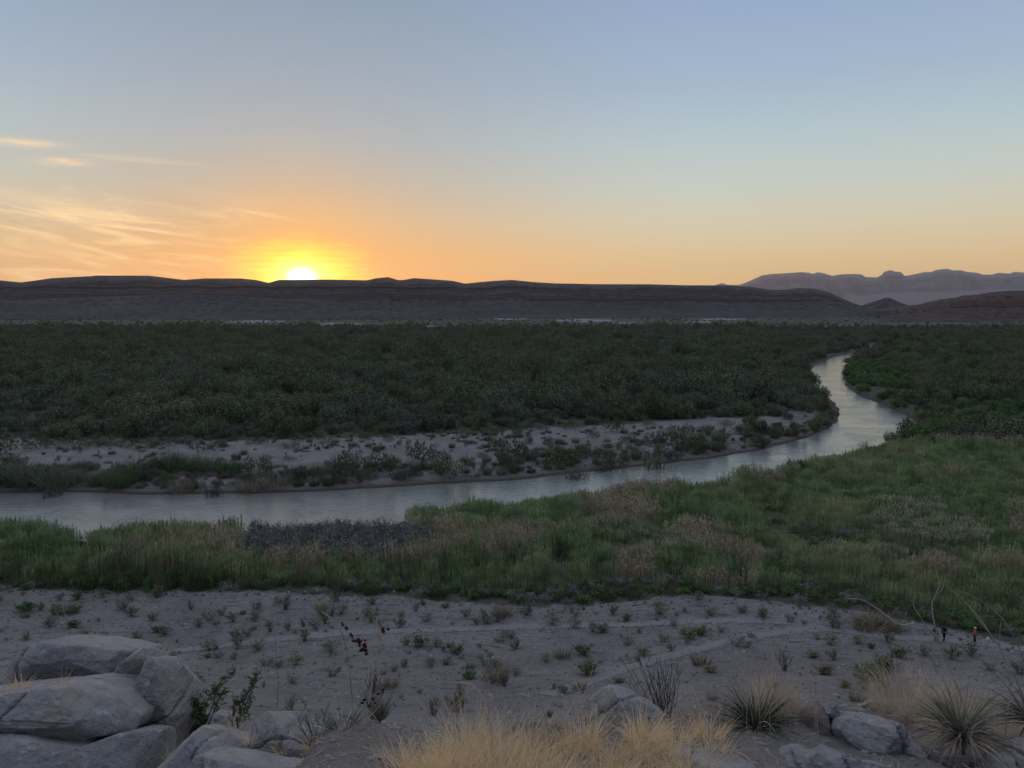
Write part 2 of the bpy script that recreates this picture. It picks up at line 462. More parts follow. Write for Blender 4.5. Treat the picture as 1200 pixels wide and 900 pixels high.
def ground_mat_build(t, b):
    p = pos(t)
    at_ = t.node('ShaderNodeAttribute'); at_.attribute_name = 'cover'
    s = t.node('ShaderNodeSeparateColor'); t.put(s.inputs[0], at_.outputs['Color'])
    green, pale, slope = s.outputs[0], s.outputs[1], s.outputs[2]
    n1 = t.noise(p, .12, 6, .6); n2 = t.noise(p, 1.7, 6, .65); n3 = t.noise(p, 14.0, 4, .7)
    c = t.mix(t.rng(n1, .35, .65), (.168, .153, .139), (.222, .204, .186))
    c = t.mix(t.rng(n2, .50, .72), c, (.098, .088, .080))
    c = t.mix(t.rng(n3, .56, .74), c, (.245, .228, .21))
    c = t.mix(t.rng(n3, .30, .42, 1.0, 0.0), c, (.115, .10, .09))
    # darker crusts and leaf litter in streaks
    n4 = t.noise(t.vec('MULTIPLY', p, (.35, 1.1, 1.0)), 1.1, 6, .7)
    c = t.mix(t.rng(n4, .53, .65), c, (.100, .089, .078))
    c = t.mix(t.math('MULTIPLY', pale, .7), c, t.mix(n2, (.215, .195, .178), (.285, .262, .238)))
    c = t.mix(green, c, t.mix(t.rng(n2, .35, .65), (.045, .050, .030), (.085, .080, .055)))
    c = t.mix(t.math('MULTIPLY', slope, .5), c, t.mix(t.rng(n2, .4, .6), (.15, .13, .11), (.24, .21, .185)))
    sz_ = t.node('ShaderNodeSeparateXYZ'); t.put(sz_.inputs[0], p)
    wet = t.rng(t.math('ADD', sz_.outputs[2], t.math('MULTIPLY', n2, .5)), .45, 1.15, 1.0, 0.0)
    c = t.mix(wet, c, t.mix(n2, (.055, .045, .036), (.085, .072, .060)))
    t.put(b.inputs['Base Color'], c)
    h = t.math('ADD', t.math('MULTIPLY', n2, .5), t.math('MULTIPLY', n3, .12))
    h = t.math('ADD', h, t.math('MULTIPLY', t.noise(p, 90, 3, .6), .015))
    bump(t, b, h, 1.0, .5)
M_ground = material('sandy_ground', ground_mat_build, .95, .1)
gme = mk_mesh('ground', V, Q, Tt, [M_ground], smooth=True)
gpx, gpy = pix(GX, GY, np.maximum(GZ, 2.0)); gpx = np.where(GY > 20, gpx, 0); gpy = np.where(GY > 20, gpy, 2000)
nz = fbm(GX * .05, GY * .05, 0, 40, 4)
nzf = fbm(GX * .35, GY * .35, 0, 41, 4)
sd_, fs_ = gsd
wob = nz * 6 + nzf * 5
thk = (GY > 40) & ((gpy < thicket_line(gpx) + wob * .6) | ((gpx > 955) & (gpy < 520)))
reed = (~fs_ | (sd_ > 150)) & (gpy < sand_line(gpx) - 2 + wob * .7) & (gpy > 500)
green = np.where((GY > 60) & (thk | reed), .92, 0.0)
green = np.where((GY > 60) & fs_ & (sd_ > 1.5) & (sd_ < 14) & (nzf > .12), .55, green)
green = np.where(GY > 1650, np.where(fbm(GX * .012, GY * .004, 0, 43, 4) > .30, .80, .94), green)
# pale badland patches at the foot of the mesa, seen over the thicket
def ell(px, py, cx, cy, wx, wy): return np.clip(1 - ((px - cx) / wx) ** 2 - ((py - cy) / wy) ** 2, 0, 1)
pp = 0
for e in [(595, 373.5, 26, 1.5), (632, 371.5, 18, 1.2), (685, 375.5, 44, 2.2), (735, 378.5, 20, 1.2), (515, 384, 30, 2.5), (400, 380, 42, 2), (300, 377, 40, 2.0), (820, 377, 20, 1.6), (905, 383, 45, 1.6),
          (850, 374, 30, 1.4), (1125, 397, 40, 1.6), (190, 374, 40, 1.2), (1000, 382, 40, 1.5), (360, 384, 40, 1.2), (640, 385, 60, 1.5)]:
    pp = np.maximum(pp, ell(gpx, gpy, *e))
pale = sstep(.10, .5, pp + nz * .45 + nzf * .45) * (pp > 0)
green = green * (1 - pale)
pale = np.maximum(pale, .55 * ((GY > 60) & fs_ & (sd_ > 4) & (sd_ < 90) & (green < .1)) * sstep(-.3, .5, nz + nzf))
slope_ = sstep(84, 40, GY + 8 * nz) * (GY > -1e9)
col = np.zeros((len(V), 4), np.float32); col[:, 3] = 1
col[:-1, 0] = green.ravel(); col[:-1, 1] = pale.ravel(); col[:-1, 2] = slope_.ravel(); col[-1, 2] = 1
ca_ = gme.color_attributes.new('cover', 'FLOAT_COLOR', 'POINT'); ca_.data.foreach_set('color', col.ravel())
tag(mk_obj('ground', gme), kind='structure')

# ------------------------------------------------------------------ water
def water_build(t, b):
    p = pos(t)
    t.put(b.inputs['Base Color'], t.mix(t.rng(t.noise(p, .05, 3), .35, .65), (.150, .155, .130), (.180, .184, .156)))
    w1 = t.noise(t.vec('MULTIPLY', p, (.5, 1.0, 1.0)), 1.3, 4, .6)
    w2 = t.noise(t.vec('MULTIPLY', p, (1.0, 1.0, 1.0)), .09, 3, .6, 1.2)
    amp = t.rng(w2, .38, .66, .5, 1.0)
    n = t.node('ShaderNodeBump'); n.inputs['Strength'].default_value = 1.0; n.inputs['Distance'].default_value = .14
    t.put(n.inputs['Height'], t.math('MULTIPLY', w1, amp)); t.put(b.inputs['Normal'], n.outputs[0])
    t.put(b.inputs['Roughness'], t.rng(w2, .35, .7, .05, .12))
    b.inputs['IOR'].default_value = 1.333; b.inputs['Specular IOR Level'].default_value = .5
M_water = material('river_water', water_build, .1, .5)
wx = np.linspace(-650, 650, 14); wy = np.linspace(100, 1250, 14)
WXg, WYg = np.meshgrid(wx, wy, indexing='ij')
wv = np.stack([WXg, WYg, np.zeros_like(WXg)], -1).reshape(-1, 3)
ii = (np.arange(13)[:, None] * 14 + np.arange(13)[None]).ravel()
tag(mk_obj('water', mk_mesh('water', wv, np.stack([ii, ii + 14, ii + 15, ii + 1], -1), mats=[M_water])), kind='structure')

# ------------------------------------------------------------------ footpaths across the sand flat (thin worn strips, 4 cm above the rough ground)
def path_build(t, b):
    p = pos(t); n2 = t.noise(p, 1.7, 5, .6); n3 = t.noise(p, 14.0, 4, .7)
    c = t.mix(t.rng(n2, .35, .7), (.245, .227, .210), (.212, .196, .180)); c = t.mix(t.rng(n3, .6, .76), c, (.34, .31, .28))
    t.put(b.inputs['Base Color'], c)
    at_ = t.node('ShaderNodeAttribute'); at_.attribute_name = 'across'
    a = t.math('ABSOLUTE', at_.outputs['Fac'])
    e = t.rng(t.math('ADD', a, t.math('MULTIPLY', t.math('SUBTRACT', t.noise(p, 1.1, 5, .65), .5), 1.6)), .45, 1.0, 1.0, 0.0)
    t.put(b.inputs['Alpha'], t.math('MULTIPLY', e, .85))
    bump(t, b, n3, .5, .03)
M_path = material('worn_path', path_build, .95, .1)
def make_path(pts, width):
    L = smooth_line(pts, 10); x, y = hit(L[:, 0], L[:, 1])
    P2 = np.stack([x, y], 1); seg = np.r_[0, np.cumsum(np.hypot(*np.diff(P2, axis=0).T))]
    s = np.arange(0, seg[-1], .35); X_ = np.interp(s, seg, x); Yp = np.interp(s, seg, y)
    tx, ty = np.gradient(X_), np.gradient(Yp); l = np.hypot(tx, ty); nx, ny = -ty / l, tx / l
    rows = []; ac = []
    ks = np.linspace(-1, 1, 9)
    for k in ks:
        a, b_ = X_ + nx * width * k, Yp + ny * width * k
        rows.append(np.stack([a, b_, ground_z(a, b_) + .04], 1)); ac.append(np.full(len(a), k))
    m = len(s); Vp = np.concatenate(rows); ac = np.concatenate(ac)
    q = np.concatenate([np.stack([np.arange(m - 1) + k * m, np.arange(1, m) + k * m, np.arange(1, m) + (k + 1) * m, np.arange(m - 1) + (k + 1) * m], 1) for k in range(8)])
    me = mk_mesh('path', Vp, q, mats=[M_path], smooth=True)
    at_ = me.attributes.new('across', 'FLOAT', 'POINT'); at_.data.foreach_set('value', ac.astype(np.float32))
    return tag(mk_obj('path', me), kind='structure')
make_path([(-300, 792), (-100, 782), (60, 775), (180, 765), (260, 757), (340, 748), (420, 741), (520, 738), (620, 734), (720, 733), (820, 728), (900, 727), (960, 735), (1030, 745), (1100, 750), (1170, 757), (1260, 772), (1400, 800)], 1.25)
make_path([(640, 815), (700, 795), (760, 775), (820, 760), (870, 748), (940, 738), (990, 738)], 1.3)

# ------------------------------------------------------------------ hills
def hill_build(c_dark, c_mid, c_light, c_cliff, sc=1.0):
    def f(t, b):
        p = pos(t)
        n1 = t.noise(p, .004 * sc, 6, .6); n2 = t.noise(p, .05 * sc, 5, .65)
        g = t.node('ShaderNodeNewGeometry'); sxn = t.node('ShaderNodeSeparateXYZ'); t.put(sxn.inputs[0], g.outputs['Normal'])
        c = t.mix(t.rng(n1, .38, .62), c_mid, c_light)
        c = t.mix(t.rng(n2, .44, .58), c, c_dark)
        vd = t.voro(p, .09 * sc); c = t.mix(t.math('MULTIPLY', t.rng(vd, .10, .42, 1.0, 0.0), .75), c, c_dark)
        sp_ = t.node('ShaderNodeSeparateXYZ'); t.put(sp_.inputs[0], p)
        zz = t.math('ADD', sp_.outputs[2], t.math('MULTIPLY', t.noise(p, .01 * sc, 4, .5), 24 / sc))
        bands = t.noise(t.xyz(0.0, 0.0, zz), .12 * sc, 3, .7)
        cl = t.mix(t.rng(bands, .42, .56), c_cliff, tuple(.55 * x for x in c_mid))
        c = t.mix(t.rng(sxn.outputs[2], .80, .95, 1.0, 0.0), c, cl)
        t.put(b.inputs['Base Color'], c)
        bump(t, b, t.math('ADD', n2, t.math('MULTIPLY', bands, .5)), .6, 3 / sc)
    return f
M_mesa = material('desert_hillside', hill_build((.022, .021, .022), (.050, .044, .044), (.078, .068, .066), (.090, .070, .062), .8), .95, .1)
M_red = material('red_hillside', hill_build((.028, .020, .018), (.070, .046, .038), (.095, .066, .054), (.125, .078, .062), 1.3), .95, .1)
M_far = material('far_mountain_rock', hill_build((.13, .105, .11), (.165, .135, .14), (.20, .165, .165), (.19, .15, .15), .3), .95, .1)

def hill(name, sky_px, Yc, Yt, Yb, prof, mat, px0, px1, step=1.6, rows=70, seed=0, toe_z=8, rough=1.0, back_z=0, gul=1.0):
    px = np.arange(px0, px1 + step, step)
    sxp = np.array(sky_px, float)
    py = np.interp(px, sxp[:, 0], sxp[:, 1])
    kern = np.ones(3) / 3; py[1:-1] = np.convolve(py, kern, 'same')[1:-1]
    a, bz = ray(px, py)
    zc = CAMZ + bz * Yc
    u = np.interp(np.linspace(0, 1, rows), [0, .32, .80, 1], [0, .58, .84, 1])                       # front: toe to crest
    ub = np.linspace(0, 1, 14)[1:]
    Yrow = np.concatenate([Yt + (Yc - Yt) * u, Yc + (Yb - Yc) * ub])
    PX, YR = np.meshgrid(a, Yrow, indexing='ij')
    Xw = PX * YR
    U = np.concatenate([u, 1 + ub])[None] * np.ones_like(PX)
    hn = fbm(Xw / 420, YR / 1300, 0, seed, 3); h2 = fbm(Xw / 110, YR / 1600, 0, seed + 5, 4)
    Uw = U + (.10 * hn + .03 * h2 * gul) * np.sin(np.clip(U, 0, 1) * math.pi)
    pf = np.interp(Uw, *np.array(prof).T)
    top = np.maximum(zc[:, None] - toe_z, 0)
    Zf = toe_z + top * pf
    gully = .55 * np.abs(fbm(Xw / 150, YR / 900, 0, seed + 9, 3)) ** .8 + .6 * np.abs(fbm(Xw / 38, YR / 1200, 0, seed + 19, 3)) * np.exp(-((U - .72) / .14) ** 2)
    Zf = Zf - gully * top * .16 * gul * np.sin(np.clip(U, 0, 1) * math.pi) ** .8 + rough * top * .012 * fbm(Xw / 50, YR / 500, 0, seed + 3, 3) * np.sin(np.clip(U, 0, 1) * math.pi)
    Zb = back_z + (zc[:, None] - back_z) * (1 - sstep(0, 1, U - 1))
    Z = np.where(U <= 1, Zf, Zb)
    Z = np.where((U <= 1), np.minimum(Z, CAMZ + (zc[:, None] - CAMZ) * YR / Yc + .0), Z) if True else Z
    Z = Z - 14 * (sstep(.03, 0, U)) - 10 * sstep(0, 3, 1 - U * 0 - 1)
    Vh = np.stack([Xw, YR, Z], -1).reshape(-1, 3)
    n, m = Xw.shape
    k = (np.arange(n - 1)[:, None] * m + np.arange(m - 1)[None]).ravel()
    me = mk_mesh(name, Vh, np.stack([k, k + 1, k + m + 1, k + m], -1), mats=[mat], smooth=True)
    return tag(mk_obj(name, me), kind='structure')

MAIN = [(-900, 334), (-700, 326), (-500, 331), (-300, 325), (-150, 331), (-60, 326), (0, 328.5), (25, 331), (60, 326), (110, 323.4), (112, 322.8), (175, 323), (215, 328), (240, 326.2), (282, 326.2), (300, 328), (315, 331.5), (326, 328),
        (380, 327.4), (430, 328.4), (441, 326), (455, 324.6), (466, 328.2), (474, 328), (485, 325.8), (530, 329), (545, 332.4), (560, 330.8), (580, 329), (600, 328), (625, 330.5), (650, 332), (700, 333), (760, 333), (800, 334.2), (850, 334.4),
        (880, 336), (905, 340), (925, 339.2), (934, 337.6), (950, 338), (958, 339), (972, 342.5), (985, 348.5), (1000, 355.2), (1012, 359), (1060, 361), (1300, 362), (1900, 362)]
PROF_CLIFF = [(0, 0), (.15, .06), (.35, .14), (.52, .24), (.62, .36), (.675, .45), (.695, .62), (.72, .66), (.738, .84), (.78, .89), (.84, .925), (.90, .95), (.96, .98), (1, 1), (1.3, 1)]
PROF_SOFT = [(0, 0), (.2, .09), (.45, .27), (.7, .55), (.85, .80), (.93, .95), (1, 1), (1.3, 1)]
hill('mesa', MAIN, 3700, 2300, 5600, PROF_CLIFF, M_mesa, -900, 1120, 1.5, 120, 101)
hill('foothill', [(-900, 350), (-500, 346), (-300, 349), (-100, 345), (0, 352), (90, 349), (160, 346.5), (215, 345), (260, 346), (300, 349), (350, 352), (400, 355), (460, 359), (520, 361.5), (560, 363)],
     2900, 2150, 3400, PROF_SOFT, M_mesa, -900, 556, 1.6, 50, 131, gul=.6)
hill('butte', [(995, 362), (1008, 358.6), (1020, 354.5), (1030, 351.6), (1036, 349.4), (1042, 349), (1048, 351.4), (1056, 355), (1064, 357.6), (1080, 360), (1096, 362)],
     3000, 2550, 3350, PROF_SOFT, M_mesa, 996, 1094, .9, 40, 151, gul=.8)
hill('canyon_ridge', [(1030, 362), (1050, 358.6), (1066, 357.6), (1080, 356.6), (1084, 354.6), (1100, 351.2), (1120, 348.6), (1128, 346.4), (1145, 345.2), (1160, 342.6), (1180, 340.8), (1200, 340.4), (1240, 338), (1290, 336), (1400, 328), (1550, 322), (1900, 316)],
     2700, 1950, 3500, [(0, 0), (.2, .10), (.4, .24), (.55, .38), (.62, .44), (.68, .84), (.74, .90), (.88, .95), (1, 1), (1.3, 1)], M_red, 1032, 1800, 1.0, 100, 171, gul=4.0)
FARM = [(700, 362), (820, 346), (838, 334), (846, 331.6), (852, 333.6), (866, 334), (874, 331), (885, 326.4), (893, 322.6), (905, 321), (920, 320.2), (940, 318.8), (948, 319.6), (953, 321), (958, 318.9), (966, 320.4), (975, 323.2), (984, 321.6), (1000, 321),
        (1010, 321.6), (1014, 324.6), (1028, 325), (1034, 321.6), (1036, 318.4), (1044, 316.4), (1048, 318), (1056, 318.8), (1060, 323.4), (1070, 321.8), (1084, 318.6), (1092, 318.8), (1096, 316.4), (1110, 314.8), (1116, 316.8), (1126, 316.6), (1134, 318.8),
        (1144, 319.4), (1152, 321.8), (1162, 321.8), (1170, 319.6), (1184, 320.6), (1188, 318.6), (1200, 319.2), (1225, 324), (1260, 326), (1300, 322), (1380, 330), (1500, 340), (1700, 352)]
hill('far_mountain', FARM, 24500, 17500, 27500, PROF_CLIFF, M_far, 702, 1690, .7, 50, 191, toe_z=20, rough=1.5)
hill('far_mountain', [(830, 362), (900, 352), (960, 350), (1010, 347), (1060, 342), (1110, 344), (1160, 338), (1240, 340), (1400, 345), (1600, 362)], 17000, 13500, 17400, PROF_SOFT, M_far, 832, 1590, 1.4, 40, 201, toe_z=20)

# ------------------------------------------------------------------ the air
def box_mesh(name, x0, x1, y0, y1, z0, z1, mats):
    v = [(x, y, z) for x in (x0, x1) for y in (y0, y1) for z in (z0, z1)]
    return mk_mesh(name, v, [(0, 1, 3, 2), (4, 6, 7, 5), (0, 4, 5, 1), (2, 3, 7, 6), (0, 2, 6, 4), (1, 5, 7, 3)], mats=mats)
mh = bpy.data.materials.new('hazy_air'); mh.use_nodes = True
th = NT(mh.node_tree); mh.node_tree.nodes.remove(mh.node_tree.nodes['Principled BSDF'])
pv = th.node('ShaderNodeVolumePrincipled'); pv.inputs['Color'].default_value = (.99, .94, .97, 1); pv.inputs['Density'].default_value = HAZE
pv.inputs['Anisotropy'].default_value = .7
th.l.new(pv.outputs[0], mh.node_tree.nodes['Material Output'].inputs['Volume'])
tag(mk_obj('haze', box_mesh('haze', -28200, 28200, -28200, 28200, -3.5, 1500, [mh])), kind='stuff')
# ------------------------------------------------------------------ foliage materials
M_dark = foliage_mat('thicket_leaves', (.058, .076, .045), (.150, .172, .098), .45, .012, (.155, .155, .092))
M_olive = foliage_mat('olive_leaves', (.075, .088, .042), (.145, .160, .078), 1.2, .03, (.160, .140, .075))
M_bright = foliage_mat('green_leaves', (.070, .115, .040), (.140, .210, .070), 1.0, .03, trans=.2)
M_greyt = foliage_mat('grey_twigs', (.085, .072, .062), (.150, .130, .112), 1.5, .05)
M_reedg = foliage_mat('cane_leaves', (.125, .178, .075), (.320, .405, .178), .40, .030, (.400, .395, .195), trans=.35)
M_reedt = foliage_mat('dry_cane', (.310, .250, .150), (.520, .425, .265), .8, .05)
M_plume = foliage_mat('cane_plume', (.380, .325, .215), (.620, .540, .370), 2.0, .05)
M_stem = foliage_mat('woody_stem', (.070, .058, .048), (.130, .110, .090), 3.0, .1)
M_tan = foliage_mat('tan_grass', (.200, .155, .095), (.340, .275, .175), 3.0, .1)

def crown_pts(rng, n, lobes, rad, zc, hz, shell=.55):
    """leaf positions spread through the volume of several lobes; normals point outwards"""
    P, N = [], []
    for i in range(lobes):
        a = rng.uniform(0, 2 * math.pi); r = rad * math.sqrt(rng.uniform(.02, .62))
        c = np.array([r * math.cos(a), r * math.sin(a), zc * (1.35 - .75 * (r / rad) ** 1.5) * rng.uniform(.8, 1.1)])
        s = rad * rng.uniform(.32, .55); sz = hz * rng.uniform(.35, .62)
        m = n // lobes
        d = unit(rng.normal(size=(m, 3))); q = rng.uniform(shell, 1.0, size=(m, 1)) ** .7
        p = c + d * q * np.array([s, s, sz]) + rng.normal(size=(m, 3)) * .05 * rad
        P.append(p); N.append(d)
    P = np.concatenate(P); N = np.concatenate(N); k = P[:, 2] > .03
    return P[k], N[k]

def shrub_mesh(name, seed, rad, h, n, leaf, mats, lobes=9, stems=7, asp=.6, spikes=0, tri=False):
    """one big bush: stems from the root, leaf clumps in lobes, feathery upright shoots on top"""
    rng = np.random.default_rng(seed); rd = random.Random(seed); mb = MB()
    P, N = crown_pts(rng, n, lobes, rad, h * .55, h)
    leaves(mb, P, leaf * rng.uniform(.6, 1.3, len(P)), N, asp, 0, rng, tri)
    for i in range(stems):
        a = rd.uniform(0, 6.28); r = rad * rd.uniform(.3, .8)
        tube(mb, wiggle((rd.uniform(-.1, .1) * rad, rd.uniform(-.1, .1) * rad, -.1), (r * math.cos(a), r * math.sin(a), h * rd.uniform(.6, .95)), 4, .07, rd),
             [h * .018, h * .014, h * .011, h * .008, h * .004], 3, 1)
    if spikes:
        k = rng.integers(0, len(P), spikes); b = P[k]
        dd = np.stack([rng.normal(size=spikes) * .35, rng.normal(size=spikes) * .35, np.ones(spikes)], 1)
        blades(mb, b, dd, h * rng.uniform(.12, .3, spikes), leaf * .55, .3, 2, 0, rng=rng)
    return mb.mesh(name, mats)

def cane_mesh(name, seed, kind, nculm=26, rad=.95, h=1.0, leafn=10):
    """clump of giant cane of unit height"""
    rng = np.random.default_rng(seed); mb = MB()
    a = rng.uniform(0, 2 * math.pi, nculm); r = rad * np.sqrt(rng.uniform(0, 1, nculm))
    base = np.stack([r * np.cos(a), r * np.sin(a), np.full(nculm, -.05)], 1)
    H = h * rng.uniform(.72, 1.05, nculm)
    wind = np.array([.16, .05, 0]); lean = np.stack([rng.normal(size=nculm) * .05, rng.normal(size=nculm) * .05, np.ones(nculm)], 1) + wind * .4
    blades(mb, base, lean, H, .035 if kind != 'dry' else .05, -.0, 2, 1 if kind != 'green' else 0, side=np.array([.3, .1, 0]), rng=rng, wpow=2)
    t_ = rng.uniform(.3 if kind != 'dry' else .5, 1.0, (nculm, leafn)) ** .5
    ld = unit(lean)[:, None] * (H[:, None] * t_)[..., None]
    lp = (base[:, None] + ld).reshape(-1, 3); m = len(lp)
    az_ = rng.uniform(0, 2 * math.pi, m)
    dd = np.stack([np.cos(az_) * .8 + .45, np.sin(az_) * .8, rng.uniform(.35, 1.1, m)], 1)
    if kind == 'dry': k = rng.uniform(size=m) < .6; lp, dd = lp[k], dd[k]; m = len(lp)
    blades(mb, lp, dd, rng.uniform(.13, .25, m) * h, .034 * h, 1.9, 2, 0 if kind != 'dry' else 1, rng=rng)
    if kind in ('plume', 'dry'):
        k = rng.uniform(size=nculm) < (.85 if kind == 'plume' else .5)
        top = (base + unit(lean) * H[:, None])[k]; n2 = len(top)
        for j in range(3):
            blades(mb, top + rng.normal(size=(n2, 3)) * .012, lean[k] + wind * 1.5 + rng.normal(size=(n2, 3)) * .25, rng.uniform(.07, .13, n2) * h, .058 * h, 1.4, 2, 2, rng=rng)
    return mb.mesh(name, [M_reedg, M_reedt, M_plume])

def grid_pts(y0, y1, spacing, lim=.80, jit=.5, rng=RNG):
    out = []; y = y0
    while y < y1:
        s = spacing(y) if callable(spacing) else spacing
        x = np.arange(-lim * y, lim * y, s); n = len(x)
        out.append(np.stack([x + rng.uniform(-jit, jit, n) * s, y + rng.uniform(-jit, jit, n) * s, np.full(n, s)], 1)); y += s * .92
    return np.concatenate(out)

def gn_scatter(name, P, idx, rot, scl, sources, label, cat, tilt=None):
    """one stuff object: its vertices carry which plant stands there, its turn and its size"""
    me = bpy.data.meshes.new(name); n = len(P); me.vertices.add(n); me.vertices.foreach_set('co', np.asarray(P, np.float32).ravel())
    for an_, ty, dat in (('idx', 'INT', idx.astype(np.int32)), ('rot', 'FLOAT_VECTOR', rot.astype(np.float32)), ('scl', 'FLOAT_VECTOR', scl.astype(np.float32))):
        a_ = me.attributes.new(an_, ty, 'POINT'); a_.data.foreach_set('value' if ty == 'INT' else 'vector', dat.ravel())
    o = mk_obj(name, me)
    g = bpy.data.node_groups.new(name + '_scatter', 'GeometryNodeTree')
    g.interface.new_socket('Geometry', in_out='INPUT', socket_type='NodeSocketGeometry'); g.interface.new_socket('Geometry', in_out='OUTPUT', socket_type='NodeSocketGeometry')
    N = g.nodes; gi = N.new('NodeGroupInput'); go = N.new('NodeGroupOutput'); jn = N.new('GeometryNodeJoinGeometry')
    def attr(nm, dt):
        a = N.new('GeometryNodeInputNamedAttribute'); a.data_type = dt; a.inputs['Name'].default_value = nm; return a.outputs[0]
    ai, ar, as_ = attr('idx', 'INT'), attr('rot', 'FLOAT_VECTOR'), attr('scl', 'FLOAT_VECTOR')
    for k, s in enumerate(sources):
        oi = N.new('GeometryNodeObjectInfo'); oi.inputs['Object'].default_value = s; oi.inputs['As Instance'].default_value = True; oi.transform_space = 'ORIGINAL'
        cmp_ = N.new('FunctionNodeCompare'); cmp_.data_type = 'INT'; cmp_.operation = 'EQUAL'; cmp_.inputs[3].default_value = k
        ip = N.new('GeometryNodeInstanceOnPoints')
        g.links.new(ai, cmp_.inputs[2]); g.links.new(cmp_.outputs[0], ip.inputs['Selection'])
        g.links.new(gi.outputs[0], ip.inputs['Points']); g.links.new(oi.outputs['Geometry'], ip.inputs['Instance'])
        g.links.new(ar, ip.inputs['Rotation']); g.links.new(as_, ip.inputs['Scale']); g.links.new(ip.outputs[0], jn.inputs[0])
    g.links.new(jn.outputs[0], go.inputs[0])
    m = o.modifiers.new('scatter', 'NODES'); m.node_group = g
    return tag(o, label, cat, kind='stuff')

def where_x(px):
    return ('at the far left' if px < 120 else 'on the left' if px < 330 else 'left of centre' if px < 520 else 'in the middle' if px < 700 else 'right of centre' if px < 880 else 'on the right' if px < 1080 else 'at the far right')

# ------------------------------------------------------------------ the thicket beyond the river
thk_src_me = []
for i, (seed, rad, h, n, leaf, mats, sp) in enumerate([(1, 4.2, 4.6, 2300, .42, [M_dark, M_stem], 150), (2, 4.8, 4.0, 2500, .43, [M_dark, M_stem], 120), (3, 3.6, 5.2, 2100, .41, [M_olive, M_stem], 220),
                                                       (4, 4.4, 3.6, 2200, .42, [M_dark, M_stem], 160), (5, 3.4, 3.2, 1000, .42, [M_greyt, M_stem], 260), (6, 3.8, 4.0, 1600, .48, [M_bright, M_stem], 200)]):
    thk_src_me.append(shrub_mesh('thicket_shrub', seed, rad, h, n, leaf, mats, 11, 5, .6, sp, tri=False))
G = grid_pts(165, 2600, lambda y: 4.9 if y < 330 else 5.6 if y < 520 else 6.6 if y < 800 else 8.5 if y < 1200 else 11.0 if y < 1700 else 15.0)
gx, gy, gs = G.T
sd, fs = river_sd_lim(gx, gy)
gz = ground_z(gx, gy, False, (sd, fs))
ppx, ppy = pix(gx, gy, 2.0)
wob = 7 * fbm(gx * .05, gy * .05, 0, 40, 4)
n_big = fbm(gx * .012, gy * .02, 0, 50, 3); n_sm = fbm(gx * .06, gy * .06, 0, 51, 3); u = RNG.uniform(size=len(gx))
left = fs | (ppx < 940)
in_thk = left & (ppy < thicket_line(ppx) + wob * .35) & (sd > 2.5)
bank_band = left & (ppx > 770) & (sd > 1.0) & (sd < 6 + (ppx - 770) * .16) & (ppy > 468)
right = (~left | (sd > 60)) & (ppx > 985) & (sd > 1.6) & (ppy < 521 + (ppx - 1050) * .05)
keep = (in_thk | bank_band | right) & ~((gy > 1250) & (u < np.minimum((gy - 1250) / 1000, .72) + .6 * n_sm))
# clearings
pale_here = 0
for e in [(300, 377, 44, 2.2), (400, 380, 44, 2.2), (515, 384, 32, 3.0), (595, 373.5, 28, 2.0), (632, 371.5, 20, 1.8), (685, 375.5, 48, 2.8), (735, 378.5, 22, 1.6), (820, 377, 22, 2), (1125, 397, 36, 1.6), (905, 383, 40, 1.6), (900, 494, 40, 5)]:
    pale_here = np.maximum(pale_here, ell(ppx, ppy, *e))
keep &= ~((pale_here + .5 * n_sm) > .35) & ~((ppy > 368) & (ppy < 392) & (u < .35 * (n_sm > .05)))
keep &= u > np.where(n_sm < -.32, .55, .04)
hs = np.where(bank_band & ~in_thk, .50, np.where(ppx > 900, .8, 1.0)) * np.where(in_thk & (ppy > thicket_line(ppx) - 7), .85, 1.0)
scale = np.where(gy > 1450, .62, np.minimum((gs / 4.9) ** .70, 1.32)) * np.where(RNG.uniform(size=len(gx)) < .34, RNG.uniform(.95, 1.5, len(gx)), RNG.uniform(.30, .72, len(gx))) * (1 + .3 * n_big + .35 * n_sm) * hs
gpatch = right & (((sd < 34) & (ppx < 1075) & (ppy > 424) & (ppy < 492) & (n_sm > -.35)) | (ell(ppx, ppy, 1150, 488, 70, 13) > 0))
idx = np.where(u < .30, 0, np.where(u < .56, 1, np.where(u < .70, 2, np.where(u < .93, 3, 4))))
idx = np.where((n_sm > .22) & (u > .5), 2, idx); idx = np.where((n_big < -.18) & (u > .78), 4, idx)
idx = np.where(bank_band & ~in_thk & (u < .5), 3, np.where(bank_band & ~in_thk & (u < .72), 2, idx))
idx = np.where(right & (sd < 150) & (ppx > 1000) & ((u * 7.3) % 1 < .38), np.where((u * 31.7) % 1 < .5, 5, 2), idx)
idx = np.where(gpatch, 5, idx)
scale = np.where(gpatch, np.clip(scale, .5, .8) * .9, scale)
sel = np.where(keep)[0]
dist_ = gy[sel]
visible = (ppx[sel] > -20) & (ppx[sel] < 1220)
order = sel[np.argsort(np.where(visible, dist_, 1e9))]
ind = order[:240]; rest = np.setdiff1d(sel, ind)
LOOK = ['dark green rounded', 'broad dark green', 'feathery olive green', 'low dark green', 'bare greyish twiggy', 'bright green']
src_obj = {}
for j in ind:
    k = int(idx[j]); px_ = float(ppx[j])
    o = mk_obj('thicket_shrub', thk_src_me[k], (gx[j], gy[j], gz[j] - .05), RNG.uniform(0, 6.28), float(scale[j]))
    sz = 'large ' if scale[j] > 1.0 else 'small ' if scale[j] < .72 else ''
    place = 'on the river bend bank' if (bank_band[j] and not in_thk[j]) else 'beside the river bend' if right[j] else 'at the thicket edge'
    tag(o, f"{sz}{LOOK[k]} bush {place}, {where_x(px_)}", 'bush', 'bushes along the front of the thicket')
    src_obj.setdefault(k, o)
